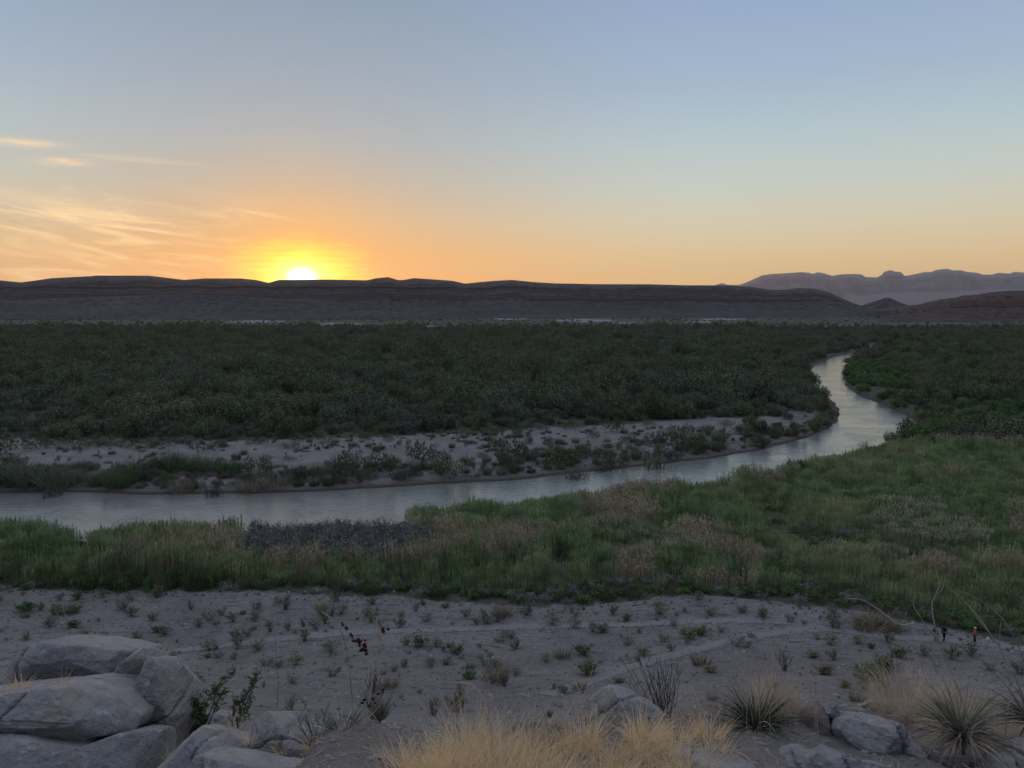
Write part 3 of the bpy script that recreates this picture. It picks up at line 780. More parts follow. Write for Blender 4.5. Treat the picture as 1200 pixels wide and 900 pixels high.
for k in range(6):
    if k not in src_obj:
        j = rest[np.where(idx[rest] == k)[0][0]]
        src_obj[k] = tag(mk_obj('thicket_shrub', thk_src_me[k], (gx[j], gy[j], gz[j]), 0, float(scale[j])), f'{LOOK[k]} bush standing beside the river bend', 'bush', 'bushes along the front of the thicket')
z3 = lambda a: np.stack([np.zeros(len(a)), np.zeros(len(a)), a], 1)
gn_scatter('thicket', np.stack([gx, gy, gz - .1], 1)[rest], idx[rest], z3(RNG.uniform(0, 6.28, len(rest))), np.stack([scale[rest]] * 2 + [scale[rest] * RNG.uniform(.85, 1.15, len(rest))], 1),
           [src_obj[k] for k in range(6)], 'dense dark green thicket covering the valley floor beyond the river', 'thicket')
print('thicket', len(rest))

# ------------------------------------------------------------------ shrubs on the sandbar across the river
M_shore = foliage_mat('shore_grass', (.090, .110, .065), (.190, .215, .130), 1.0, .06, (.21, .20, .135))
M_shoreg = foliage_mat('shore_green', (.070, .110, .045), (.150, .205, .085), 1.0, .06)
bar_me = {
    'green': shrub_mesh('bush', 21, 1.9, 2.0, 520, .26, [M_dark, M_stem], 8, 6, .5, 120),
    'olive': shrub_mesh('bush', 22, 1.9, 2.0, 480, .24, [M_olive, M_stem], 8, 6, .5, 160),
    'grey': shrub_mesh('bush', 23, 1.6, 1.3, 380, .20, [M_greyt, M_stem], 8, 8, .4, 200),
    'low': shrub_mesh('bush', 24, 2.2, .95, 420, .22, [M_shore, M_stem], 9, 3, .5, 160)}
def grassy(seed, n, rad, h, mats, wid=.05, droop=1.1):
    rng = np.random.default_rng(seed); mb = MB()
    a = rng.uniform(0, 6.28, n); r = rad * np.sqrt(rng.uniform(0, 1, n))
    b = np.stack([r * np.cos(a), r * np.sin(a), np.full(n, -.05)], 1)
    d = np.stack([np.cos(a) * r / rad * .55 + .15, np.sin(a) * r / rad * .55, np.ones(n)], 1) + rng.normal(size=(n, 3)) * .15
    blades(mb, b, d, h * rng.uniform(.6, 1.15, n), wid, droop * rng.uniform(.3, 1.2, n), 4, 0, rng=rng)
    return mb.mesh('grass', mats)
bar_me['cane'] = grassy(31, 420, 2.4, 2.6, [M_shore], .10)
bar_me['canegreen'] = grassy(32, 420, 2.2, 2.4, [M_shoreg], .10)
M_shoredry = foliage_mat('shore_straw', (.17, .145, .105), (.30, .255, .185), .8, .05)
bar_me['drygrass'] = grassy(33, 380, 2.2, 1.5, [M_shoredry], .07, .9)
BL = {'green': ('dark green leafy bush', 'bush'), 'olive': ('olive green feathery bush', 'bush'), 'grey': ('bare grey brown twiggy bush', 'bush'), 'low': ('low grey green spreading shrub', 'shrub'),
      'cane': ('pale green clump of river grass', 'grass clump'), 'canegreen': ('bright green clump of river grass', 'grass clump'), 'drygrass': ('dry brown clump of river grass', 'grass clump')}
BN = {'green': 'bush', 'olive': 'bush', 'grey': 'bush', 'low': 'shrub', 'cane': 'grass_clump', 'canegreen': 'grass_clump', 'drygrass': 'grass_clump'}
BAR = [(497, 541, 34, 'green'), (516, 547, 20, 'olive'), (533, 552, 34, 'olive'), (597, 535, 34, 'olive'), (583, 528, 18, 'green'), (412, 549, 28, 'green'), (447, 552, 30, 'olive'), (473, 555, 20, 'grey'), (480, 509, 16, 'low'), (620, 505, 40, 'low'), (667, 504, 22, 'low'),
       (717, 508, 22, 'olive'), (695, 514, 14, 'grey'), (643, 521, 12, 'grey'), (620, 521, 12, 'grey'), (565, 537, 16, 'low'), (660, 541, 34, 'olive'), (695, 532, 22, 'low'), (723, 541, 26, 'olive'), (745, 511, 12, 'low'), (676, 551, 24, 'grey'), (767, 520, 20, 'grey'),
       (792, 517, 32, 'olive'), (783, 532, 30, 'grey'), (745, 530, 18, 'low'), (12, 560, 40, 'cane'), (40, 562, 44, 'cane'), (66, 563, 36, 'cane'), (90, 560, 34, 'drygrass'), (118, 560, 26, 'drygrass'), (140, 563, 30, 'canegreen'), (158, 556, 24, 'cane'), (197, 551, 30, 'cane'), (214, 553, 28, 'canegreen'),
       (240, 552, 26, 'cane'), (268, 555, 24, 'canegreen'), (303, 555, 30, 'green'), (292, 566, 26, 'drygrass'), (322, 563, 34, 'drygrass'), (345, 560, 22, 'grey'), (370, 555, 32, 'drygrass'), (392, 551, 24, 'grey'), (212, 567, 26, 'drygrass'), (60, 571, 24, 'grey'), (250, 570, 22, 'grey'),
       (5, 533, 30, 'olive'), (45, 527, 28, 'low'), (70, 524, 24, 'low'), (100, 526, 34, 'low'), (130, 523, 34, 'low'), (160, 527, 32, 'low'), (190, 524, 30, 'low'), (225, 522, 26, 'low'), (255, 526, 22, 'low'), (205, 517, 22, 'low'), (300, 523, 22, 'low'), (340, 527, 20, 'low'), (384, 520, 22, 'low'),
       (350, 518, 18, 'low'), (430, 514, 20, 'low'), (455, 520, 14, 'low'), (545, 512, 20, 'low'), (575, 508, 22, 'low'), (600, 515, 12, 'low'), (760, 500, 18, 'low'), (340, 540, 14, 'low'), (20, 548, 26, 'grey'), (-30, 560, 40, 'cane'), (-70, 562, 40, 'drygrass'), (-110, 560, 36, 'cane'), (1230, 540, 30, 'olive'),
       (170, 560, 20, 'grey'), (430, 556, 22, 'drygrass'), (402, 560, 20, 'grey'), (461, 543, 16, 'drygrass'), (548, 545, 16, 'grey'), (620, 540, 16, 'grey'), (640, 533, 14, 'low'), (706, 543, 16, 'grey'), (735, 520, 16, 'grey'), (810, 524, 26, 'olive'), (765, 540, 22, 'olive'), (752, 522, 18, 'low'),
       (825, 506, 20, 'low'), (850, 500, 20, 'low'), (880, 497, 20, 'low'), (805, 508, 16, 'grey')]
for (px_, py_, w_, k) in BAR:
    x, y = onz(px_, py_, 1.9); x, y = float(x), float(y)
    base_w = {'green': 3.9, 'olive': 3.9, 'grey': 3.4, 'low': 4.8, 'cane': 6.0, 'canegreen': 5.6, 'drygrass': 5.4}[k]
    s = w_ * y / F / base_w * 1.15
    o = mk_obj(BN[k], bar_me[k], (x, y, float(ground_z(x, y)) - .03), random.uniform(0, 6.28), (s * 1.2, s * 1.2, min(s * (1.9 if 'cane' in k or k == 'drygrass' else 1.45), 1.9)))
    row = 'near the waterline' if py_ > 548 else 'in the back row' if py_ < 528 else 'on the open sandbar'
    tag(o, f"{BL[k][0]} {row}, {where_x(px_)}", BL[k][1], 'bushes and grass clumps on the sandbar')
# short scrub strewn over the sandbar
Gb = grid_pts(150, 235, 1.8); bx, by, _ = Gb.T; sdb, fsb = river_sd_lim(bx, by); bpx, bpy_ = pix(bx, by, 2.0)
un = RNG.uniform(size=len(bx)); nb = fbm(bx * .09, by * .09, 0, 61, 3)
kb = fsb & (sdb > 2) & (bpy_ > thicket_line(bpx) - 4) & (bpx < 985) & (un < np.where(nb > .08, .42, .04) + .34 * ((sdb < 13) & (nb > -.2)) + .25 * ((sdb < 18) & (bpx < 400)) + .2 * (bpy_ < thicket_line(bpx) + 9) )
sb = RNG.uniform(.14, .42, kb.sum()) ** 1.0 * np.where(sdb[kb] < 16, 1.45, 1.0)
ol_src = [o for o in S.objects if o.data is bar_me['olive']][0]; gr_src = [o for o in S.objects if o.data is bar_me['cane']][0]; grey_src = [o for o in S.objects if o.data is bar_me['grey']][0]; dg_src = [o for o in S.objects if o.data is bar_me['drygrass']][0]
gn_scatter('sandbar_scrub', np.stack([bx, by, ground_z(bx, by) - .02], 1)[kb], RNG.integers(0, 4, kb.sum()), z3(RNG.uniform(0, 6.28, kb.sum())), np.stack([sb, sb, sb * RNG.uniform(1.1, 2.2, kb.sum())], 1), [ol_src, grey_src, dg_src, gr_src],
           'sparse low scrub strewn over the sandbar across the river', 'scrub')

# ------------------------------------------------------------------ the cane beds on the near side
cane = []
for i, (kd, sd0, nc) in enumerate([('green', 41, 30), ('green', 42, 26), ('plume', 43, 28), ('dry', 44, 30), ('green', 46, 24)]):
    cane.append(cane_mesh('cane_clump', sd0, kd, nc))
herb = shrub_mesh('herb', 51, .8, .62, 420, .19, [M_bright, M_stem], 11, 3, .5, 110)
greyb = shrub_mesh('bush', 52, 1.5, 1.9, 520, .20, [foliage_mat('grey_green_leaves', (.150, .145, .120), (.280, .258, .220), 1.0, .05), M_greyt], 8, 8, .4, 120)
sedge = grassy(53, 260, .9, .9, [foliage_mat('sedge', (.075, .090, .040), (.150, .160, .075), 1.0, .06, (.17, .15, .09))], .045, 1.0)
G = grid_pts(60, 262, lambda y: 1.35 if y < 150 else 1.7, .85); gx, gy, gs = G.T
sd, fs = river_sd_lim(gx, gy); ppx, ppy = pix(gx, gy, 2.2)
nf = fbm(gx * .07, gy * .07, 0, 71, 3); nm = fbm(gx * .022, gy * .03, 0, 72, 3); u = RNG.uniform(size=len(gx)); v_ = RNG.uniform(size=len(gx))
line = sand_line(ppx) + 5 * nf
ok = (~fs) & (sd > .6) & (ppy < line) & ((ppy > 519 + (ppx - 1050) * .05) | (ppx < 1040))
dl = np.clip(line - ppy, 0, 400)                                   # pixels in from the sand edge
nbl = fbm(gx * .13, gy * .10, 0, 73, 2)
H = 1.1 + 2.5 * sstep(6, 34, dl + 9 * nf) + 1.0 * nm + .9 * nf + 1.6 * nbl * sstep(10, 40, dl)
H = np.where((ppx > 880), H * (.85 + .45 * nm), H)
idx = np.where(v_ < .38, 0, np.where(v_ < .7, 1, 4))
def zone(cx, cy_, wx, wy_, k=.0): return (ell(ppx, ppy, cx, cy_, wx, wy_) + .7 * nf) > .26 + k
plume = zone(1065, 628, 95, 15) | zone(1065, 608, 60, 9) | zone(1040, 662, 85, 14) | zone(1110, 640, 60, 9) | zone(820, 655, 90, 10) | zone(740, 640, 60, 9) | zone(600, 640, 70, 8, .15)
idx = np.where(plume & (u < .8), 2, idx)
idx = np.where((nm > .25) & (u < .22), 2, idx)
dry = zone(560, 652, 90, 16) | zone(265, 655, 34, 18) | zone(740, 672, 34, 16) | zone(470, 668, 70, 6) | zone(800, 690, 90, 6) | zone(340, 672, 50, 5)
idx = np.where(dry & (u < .85), 3, idx)
H = np.where(zone(555, 650, 95, 20), np.maximum(H, 3.9), H)
H = np.where((dry | plume) & (H < 2.2), H + 1.0, H)
rdg = np.abs(fbm(gx * .055, gy * .045, 0, 75, 2)); H = H * np.where(dl > 25, 1 - .62 * np.exp(-(rdg / .06) ** 2), 1)
lowz = (ell(ppx, ppy, 395, 646, 118, 20) > .0)                    # low dark scrub in front of the open water
gap = (ell(ppx, ppy, 590, 676, 34, 5) > 0) | (ell(ppx, ppy, 655, 668, 16, 14) > .2)
mound = ell(ppx, ppy, 190, 668, 120, 46); mound2 = ell(ppx, ppy, 25, 655, 85, 26)
H = np.where(mound > 0, np.maximum(H, 2.6 + 2.9 * mound), H); H = np.where(mound2 > 0, np.maximum(H, 2.6 + 2.9 * mound2), H)
between = ell(ppx, ppy, 98, 650, 16, 16) > 0
H = np.where(between, .9, H)
H = np.where((ppx > 280) & (ppx < 480) & (ppy < 668), np.minimum(H, 1.2), H)
front = (dl < 8 + 6 * nf) | (H < 1.35)
idx = np.where(front, np.where(v_ < .45, 5, np.where(v_ < .8, 7, 6)), idx)
idx = np.where(lowz, 6, idx)
ok &= ~gap & ~((dl < 10) & (u < .35))
sxy = np.where(idx < 5, .85 + .12 * H, np.where(idx == 6, np.where(lowz, 1.15, .8), 1.15)) * RNG.uniform(.85, 1.2, len(gx))
szz = np.where(idx < 5, np.maximum(H, .8), np.where(idx == 6, RNG.uniform(.55, 1.0, len(gx)) * np.where(lowz, 1.65, .6), .75 + .55 * H)) * RNG.uniform(.85, 1.12, len(gx))
gz = ground_z(gx, gy, False, (sd, fs))
sel = np.where(ok)[0]
srcs = []
names = [('cane_clump', 'tall green giant cane clump in the bed beside the river', 'cane'), ('cane_clump', 'dense leafy green cane clump in the bed beside the river', 'cane'),
         ('cane_clump', 'cane clump with pale feathery plumes on top in the river bed', 'cane'), ('cane_clump', 'dry tan cane clump with bare upright stalks', 'cane'), ('cane_clump', 'slender green cane clump in the bed beside the river', 'cane'),
         ('herb', 'leafy bright green herb at the sandy edge of the cane', 'herb'), ('bush', 'grey green low bush on the near river bank', 'bush'), ('sedge', 'yellowish green sedge tuft at the sandy edge of the cane', 'sedge')]
for k, me in enumerate(cane + [herb, greyb, sedge]):
    c_ = [j for j in sel if idx[j] == k and 100 < ppx[j] < 1100]; j = c_[len(c_) // 3]
    srcs.append(tag(mk_obj(names[k][0], me, (gx[j], gy[j], gz[j]), 0, (sxy[j], sxy[j], szz[j])), names[k][1], names[k][2], 'plants of the near river bank')); sel = sel[sel != j]
tilt = RNG.normal(size=(len(sel), 2)) * .05
rot = np.stack([tilt[:, 0], tilt[:, 1], RNG.normal(size=len(sel)) * .45], 1)
gn_scatter('cane_bed', np.stack([gx, gy, gz - .05], 1)[sel], idx[sel], rot, np.stack([sxy, sxy, szz], 1)[sel], srcs, 'dense bed of green giant cane filling the near bank of the river', 'cane bed')
print('cane', len(sel))
# ------------------------------------------------------------------ scrub on the sand flat
M_creo = foliage_mat('creosote_leaves', (.085, .092, .045), (.185, .185, .090), 4.0, .05, (.20, .175, .095))
M_creog = foliage_mat('grey_green_scrub', (.095, .105, .075), (.175, .185, .135), 4.0, .05)
def creosote_mesh(name, seed, r, h, nst, nleaf, lsz, mats, spread=.8, twigs=3):
    """twigs fan upwards from one root; small leaves sit along the upper part of each twig"""
    rng = np.random.default_rng(seed); rd = random.Random(seed); mb = MB()
    for i in range(nst):
        a = rd.uniform(0, 6.28); q = r * math.sqrt(rd.uniform(.05, 1)) * spread
        tip = (q * math.cos(a) * 1.1, q * math.sin(a) * 1.1, h * rd.uniform(.55, 1.0) * (1 - .35 * (q / r) ** 2))
        L = wiggle((rd.uniform(-.06, .06), rd.uniform(-.06, .06), -.04), tip, 5, .06, rd)
        tube(mb, L, [h * .013, h * .011, h * .009, h * .007, h * .005, h * .003], 3, 1)
        for j in range(twigs):
            b = L[rd.randint(2, 4)]; tp = b + Vector((rd.uniform(-1, 1) * r * .35, rd.uniform(-1, 1) * r * .35, h * rd.uniform(.12, .34)))
            tube(mb, [b, b.lerp(tp, .5) + Vector((0, 0, .02)), tp], [h * .006, h * .005, h * .003], 3, 1)
            if nleaf:
                m = nleaf; tt = rng.uniform(.15, 1.05, (m, 1)); P = np.array(b)[None] * (1 - tt) + np.array(tp)[None] * tt + rng.normal(size=(m, 3)) * .035 * r * 2
                leaves(mb, P, lsz * rng.uniform(.6, 1.3, m), np.array([[0, -.2, .8]]), .55, 0, rng)
    return mb.mesh(name, mats)
SV = {'creo': [creosote_mesh('creosote_bush', s, .62, .80, 16, 9, .085, [M_creo, M_stem]) for s in (61, 62, 63)],
      'dense': [creosote_mesh('creosote_bush', s, .75, .68, 24, 14, .095, [M_creo, M_stem]) for s in (64, 65)],
      'grey': [creosote_mesh('desert_shrub', s, .60, .60, 18, 6, .07, [M_creog, M_greyt]) for s in (66, 67)],
      'bare': [creosote_mesh('bare_shrub', 68, .42, .95, 22, 0, .05, [M_greyt, M_stem], .7, 2)],
      'green': [creosote_mesh('green_shrub', 69, .80, .66, 26, 16, .10, [M_bright, M_stem])],
      'tuft': [grassy(70, 150, .22, .55, [M_tan], .018, .9)]}
SL = {'creo': ('olive creosote bush', 'bush', 'creosote_bush'), 'dense': ('dense dark olive creosote bush', 'bush', 'creosote_bush'), 'grey': ('grey green desert shrub', 'shrub', 'desert_shrub'),
      'bare': ('leafless grey twiggy shrub', 'shrub', 'bare_shrub'), 'green': ('leafy green shrub', 'shrub', 'green_shrub'), 'tuft': ('tan tuft of dry grass', 'grass tuft', 'grass_tuft')}
LIST = [(88, 718, 17, 'creo'), (30, 716, 24, 'green'), (47, 715, 14, 'creo'), (57, 735, 18, 'creo'), (87, 735, 19, 'dense'), (32, 749, 15, 'creo'), (153, 703, 16, 'grey'), (153, 722, 18, 'creo'), (180, 727, 14, 'creo'), (193, 744, 17, 'creo'),
        (162, 751, 16, 'creo'), (203, 773, 14, 'creo'), (233, 734, 14, 'creo'), (260, 721, 13, 'creo'), (245, 762, 18, 'creo'), (280, 756, 20, 'grey'), (300, 724, 15, 'creo'), (317, 740, 14, 'bare'), (338, 738, 15, 'creo'), (357, 752, 20, 'creo'), (303, 762, 21, 'creo'),
        (347, 779, 20, 'creo'), (370, 737, 16, 'creo'), (388, 764, 22, 'creo'), (275, 772, 12, 'creo'), (388, 722, 15, 'bare'), (470, 722, 14, 'grey'), (468, 735, 17, 'creo'), (488, 712, 12, 'grey'), (500, 728, 18, 'grey'), (567, 726, 17, 'creo'), (547, 722, 17, 'grey'),
        (617, 720, 22, 'creo'), (647, 732, 20, 'creo'), (675, 722, 14, 'grey'), (673, 736, 17, 'creo'), (718, 720, 15, 'creo'), (735, 727, 15, 'dense'), (773, 720, 22, 'creo'), (790, 734, 16, 'grey'), (476, 756, 15, 'creo'), (493, 757, 26, 'dense'), (511, 758, 18, 'creo'),
        (535, 766, 20, 'dense'), (587, 752, 26, 'grey'), (605, 760, 20, 'creo'), (580, 781, 20, 'dense'), (567, 780, 13, 'creo'), (475, 781, 14, 'creo'), (523, 778, 13, 'dense'), (640, 775, 17, 'creo'), (683, 768, 24, 'dense'), (691, 790, 34, 'dense'), (605, 791, 14, 'creo'), (550, 795, 20, 'green'),
        (777, 752, 16, 'creo'), (753, 768, 20, 'creo'), (707, 741, 20, 'dense'), (787, 763, 12, 'creo'), (806, 748, 24, 'dense'), (822, 744, 22, 'dense'), (833, 721, 16, 'creo'), (863, 757, 24, 'grey'), (880, 747, 11, 'creo'), (895, 724, 20, 'creo'), (870, 718, 15, 'creo'), (927, 729, 18, 'grey'),
        (943, 731, 12, 'grey'), (980, 736, 28, 'grey'), (973, 755, 22, 'creo'), (1005, 754, 17, 'creo'), (952, 770, 18, 'dense'), (1052, 770, 24, 'dense'), (965, 790, 26, 'dense'), (1020, 796, 36, 'green'), (1040, 785, 34, 'dense'), (990, 806, 20, 'dense'), (1012, 810, 26, 'creo'), (920, 786, 24, 'bare'), (833, 788, 19, 'dense'),
        (1082, 768, 20, 'creo'), (1137, 768, 22, 'creo'), (1114, 772, 24, 'creo'), (822, 780, 22, 'tuft'), (1018, 738, 34, 'tuft'), (1040, 738, 30, 'tuft'), (1030, 735, 26, 'tuft'), (508, 838, 22, 'bare'), (340, 832, 18, 'bare'), (437, 812, 26, 'bare'), (905, 806, 18, 'grey'), (835, 820, 12, 'tuft'),
        (660, 812, 16, 'dense'), (725, 800, 14, 'dense'), (1005, 822, 18, 'tuft'), (540, 815, 14, 'bare'), (222, 812, 18, 'dense'), (390, 792, 24, 'grey'), (343, 800, 20, 'grey'), (450, 790, 14, 'grey'), (1195, 790, 24, 'creo'), (1160, 785, 18, 'grey'), (120, 700, 12, 'creo'), (70, 703, 14, 'grey')]
rs = random.Random(5); extra = []
tries = 0
while len(extra) < 165 and tries < 9000:
    tries += 1
    px_ = rs.uniform(-60, 1260); py_ = rs.uniform(695, 850) if rs.random() < .35 else rs.uniform(695, 775)
    if extra and rs.random() < .6: q_ = rs.choice(extra + LIST); px_, py_ = q_[0] + rs.gauss(0, 24), q_[1] + rs.gauss(0, 10)
    if py_ < sand_line(px_) + 3: continue
    if any(abs(px_ - e[0]) < 8 and abs(py_ - e[1]) < 4 for e in LIST + extra): continue
    if px_ > 1060 and 738 < py_ < 765: continue
    if abs(py_ - float(np.interp(px_, [0, 340, 520, 720, 900, 1030, 1100, 1200], [778, 748, 738, 733, 727, 745, 750, 760]))) < 4: continue
    if (710 < px_ < 880) and abs(py_ - (800 - (px_ - 690) * .28)) < 8: continue
    extra.append((px_, py_, rs.choice([5, 6, 7, 8, 10, 12, 16, 20]) * (1 + .5 * (py_ > 790)), rs.choices(['creo', 'dense', 'grey', 'bare', 'tuft'], [6, 2, 5, 1, 1])[0]))
allS = LIST + extra
hx, hy = hit([e[0] for e in allS], [e[1] for e in allS])
creo_src = []
for (px_, py_, w_, k), x, y in zip(allS, hx, hy):
    bw = {'creo': 1.35, 'dense': 1.65, 'grey': 1.3, 'bare': .95, 'green': 1.8, 'tuft': .75}[k]
    s = w_ * y / F / bw * 1.38
    o = mk_obj(SL[k][2], rs.choice(SV[k]), (x, y, float(ground_z(x, y)) - .02), rs.uniform(0, 6.28), (s, s, s * rs.uniform(.8, 1.1)))
    creo_src.append(o)
    row = 'near the cane bed' if py_ < sand_line(px_) + 18 else 'beside the footpath' if py_ < 762 else 'on the gravel slope'
    size = 'large ' if s > 1.15 else 'small ' if s < .72 else ''
    tag(o, f"{size}{SL[k][0]} {row}, {where_x(px_)}", SL[k][1], 'scrub plants on the sand flat')
# tiny dry weeds and stones between them
Gs = grid_pts(52, 112, 1.15, .80); sx_, sy_, _ = Gs.T; qx, qy = pix(sx_, sy_, ground_z(sx_, sy_, False)); us = RNG.uniform(size=len(sx_)); ns_ = fbm(sx_ * .15, sy_ * .15, 0, 81, 3)
kk = (qy > sand_line(qx)) & (us < .16 + .42 * (ns_ > -.05) + .6 * (qy < sand_line(qx) + 12))
sc_ = RNG.uniform(.10, .34, kk.sum()) * (1 + .8 * (qy[kk] < sand_line(qx[kk]) + 9))
pick = [next(o for o in creo_src if o.data is SV[k][0]) for k in ('creo', 'grey', 'tuft')]
gn_scatter('desert_weeds', np.stack([sx_, sy_, ground_z(sx_, sy_) - .01], 1)[kk], RNG.integers(0, 3, kk.sum()), z3(RNG.uniform(0, 6.28, kk.sum())), np.stack([sc_] * 3, 1), pick, 'tiny dry weeds dotted over the sand flat', 'weeds')

def stone_mesh(name, seed, mats):
    rng = np.random.default_rng(seed); n, m = 12, 8
    th, ph = np.meshgrid(np.linspace(0, 2 * np.pi, n, endpoint=False), np.linspace(-np.pi / 2, np.pi / 2, m), indexing='ij')
    d = np.stack([np.cos(th) * np.cos(ph), np.sin(th) * np.cos(ph), np.sin(ph)], -1)
    q = 1 + .28 * fbm(d[..., 0] * 1.3 + seed, d[..., 1] * 1.3, d[..., 2] * 1.3, seed, 3)[..., None]
    V = (d * q * np.array([1, .8, .55])).reshape(-1, 3)
    i = np.arange(n)[:, None]; j = np.arange(m - 1)[None]
    Q = np.stack([i * m + j, ((i + 1) % n) * m + j, ((i + 1) % n) * m + j + 1, i * m + j + 1], -1).reshape(-1, 4)
    return mk_mesh(name, V, Q, mats=mats)
def rock_build(tint):
    def f(t, b):
        p = pos(t)
        n1 = t.noise(p, 1.6, 6, .6); n2 = t.noise(p, 9, 6, .68); n3 = t.noise(p, 55, 5, .7); v1 = t.voro(p, 26)
        c = t.mix(t.rng(n1, .36, .64), tuple(.78 * x for x in tint), tint)
        c = t.mix(t.rng(n1, .55, .72), c, (tint[0] * .95, tint[1] * .85, tint[2] * .72))
        c = t.mix(t.rng(n2, .54, .70), c, tuple(1.30 * x for x in tint))
        c = t.mix(t.rng(n2, .26, .42, 1.0, 0.0), c, tuple(.60 * x for x in tint))
        c = t.mix(t.math('MULTIPLY', t.rng(n3, .55, .75), .5), c, tuple(1.45 * x for x in tint))
        c = t.mix(t.math('MULTIPLY', t.rng(n3, .28, .42, 1.0, 0.0), .6), c, tuple(.5 * x for x in tint))
        cr = t.rng(t.math('ABSOLUTE', t.math('SUBTRACT', t.noise(t.vec('MULTIPLY', p, (1.0, 1.0, 2.2)), 1.1, 3, .5, .3), .5)), .0, .004, 1.0, 0.0)
        c = t.mix(t.math('MULTIPLY', cr, .0), c, tuple(.4 * x for x in tint))
        t.put(b.inputs['Base Color'], c)
        h = t.math('ADD', t.math('MULTIPLY', n2, .06), t.math('MULTIPLY', n3, .016)); h = t.math('ADD', h, t.math('MULTIPLY', v1, .006))
        bump(t, b, h, 1.0, 1.0)
    return f
M_rock = material('limestone', rock_build((.325, .308, .290)), .9, .2)
M_rockb = material('brown_limestone', rock_build((.205, .175, .150)), .9, .2)
hx2, hy2 = hit([150, 610, 980], [765, 805, 815])
stsrc = [tag(mk_obj('stone', stone_mesh('stone', 90 + i, [M_rock if i != 1 else M_rockb]), (hx2[i], hy2[i], float(ground_z(hx2[i], hy2[i]))), i, .28), lb, 'stone', 'loose stones on the sand flat')
         for i, lb in enumerate(['pale grey stone lying on the sand left of the footpath', 'brown stone lying on the gravel slope in the middle', 'pale stone on the gravel slope at the right'])]
Gs = grid_pts(40, 105, .62, .78); sx_, sy_, _ = Gs.T; us = RNG.uniform(size=len(sx_)); ns_ = fbm(sx_ * .3, sy_ * .3, 0, 83, 3)
kk = us < .14 + .36 * (ns_ > .05) * (sy_ < 88)
sc_ = .05 + .17 * RNG.uniform(size=kk.sum()) ** 4
gn_scatter('gravel', np.stack([sx_, sy_, ground_z(sx_, sy_) + .01], 1)[kk], RNG.integers(0, 3, kk.sum()), RNG.uniform(0, 6.28, (kk.sum(), 3)) * np.array([.1, .1, 1]), np.stack([sc_] * 3, 1), stsrc, 'loose gravel and small stones scattered over the sand flat', 'gravel')

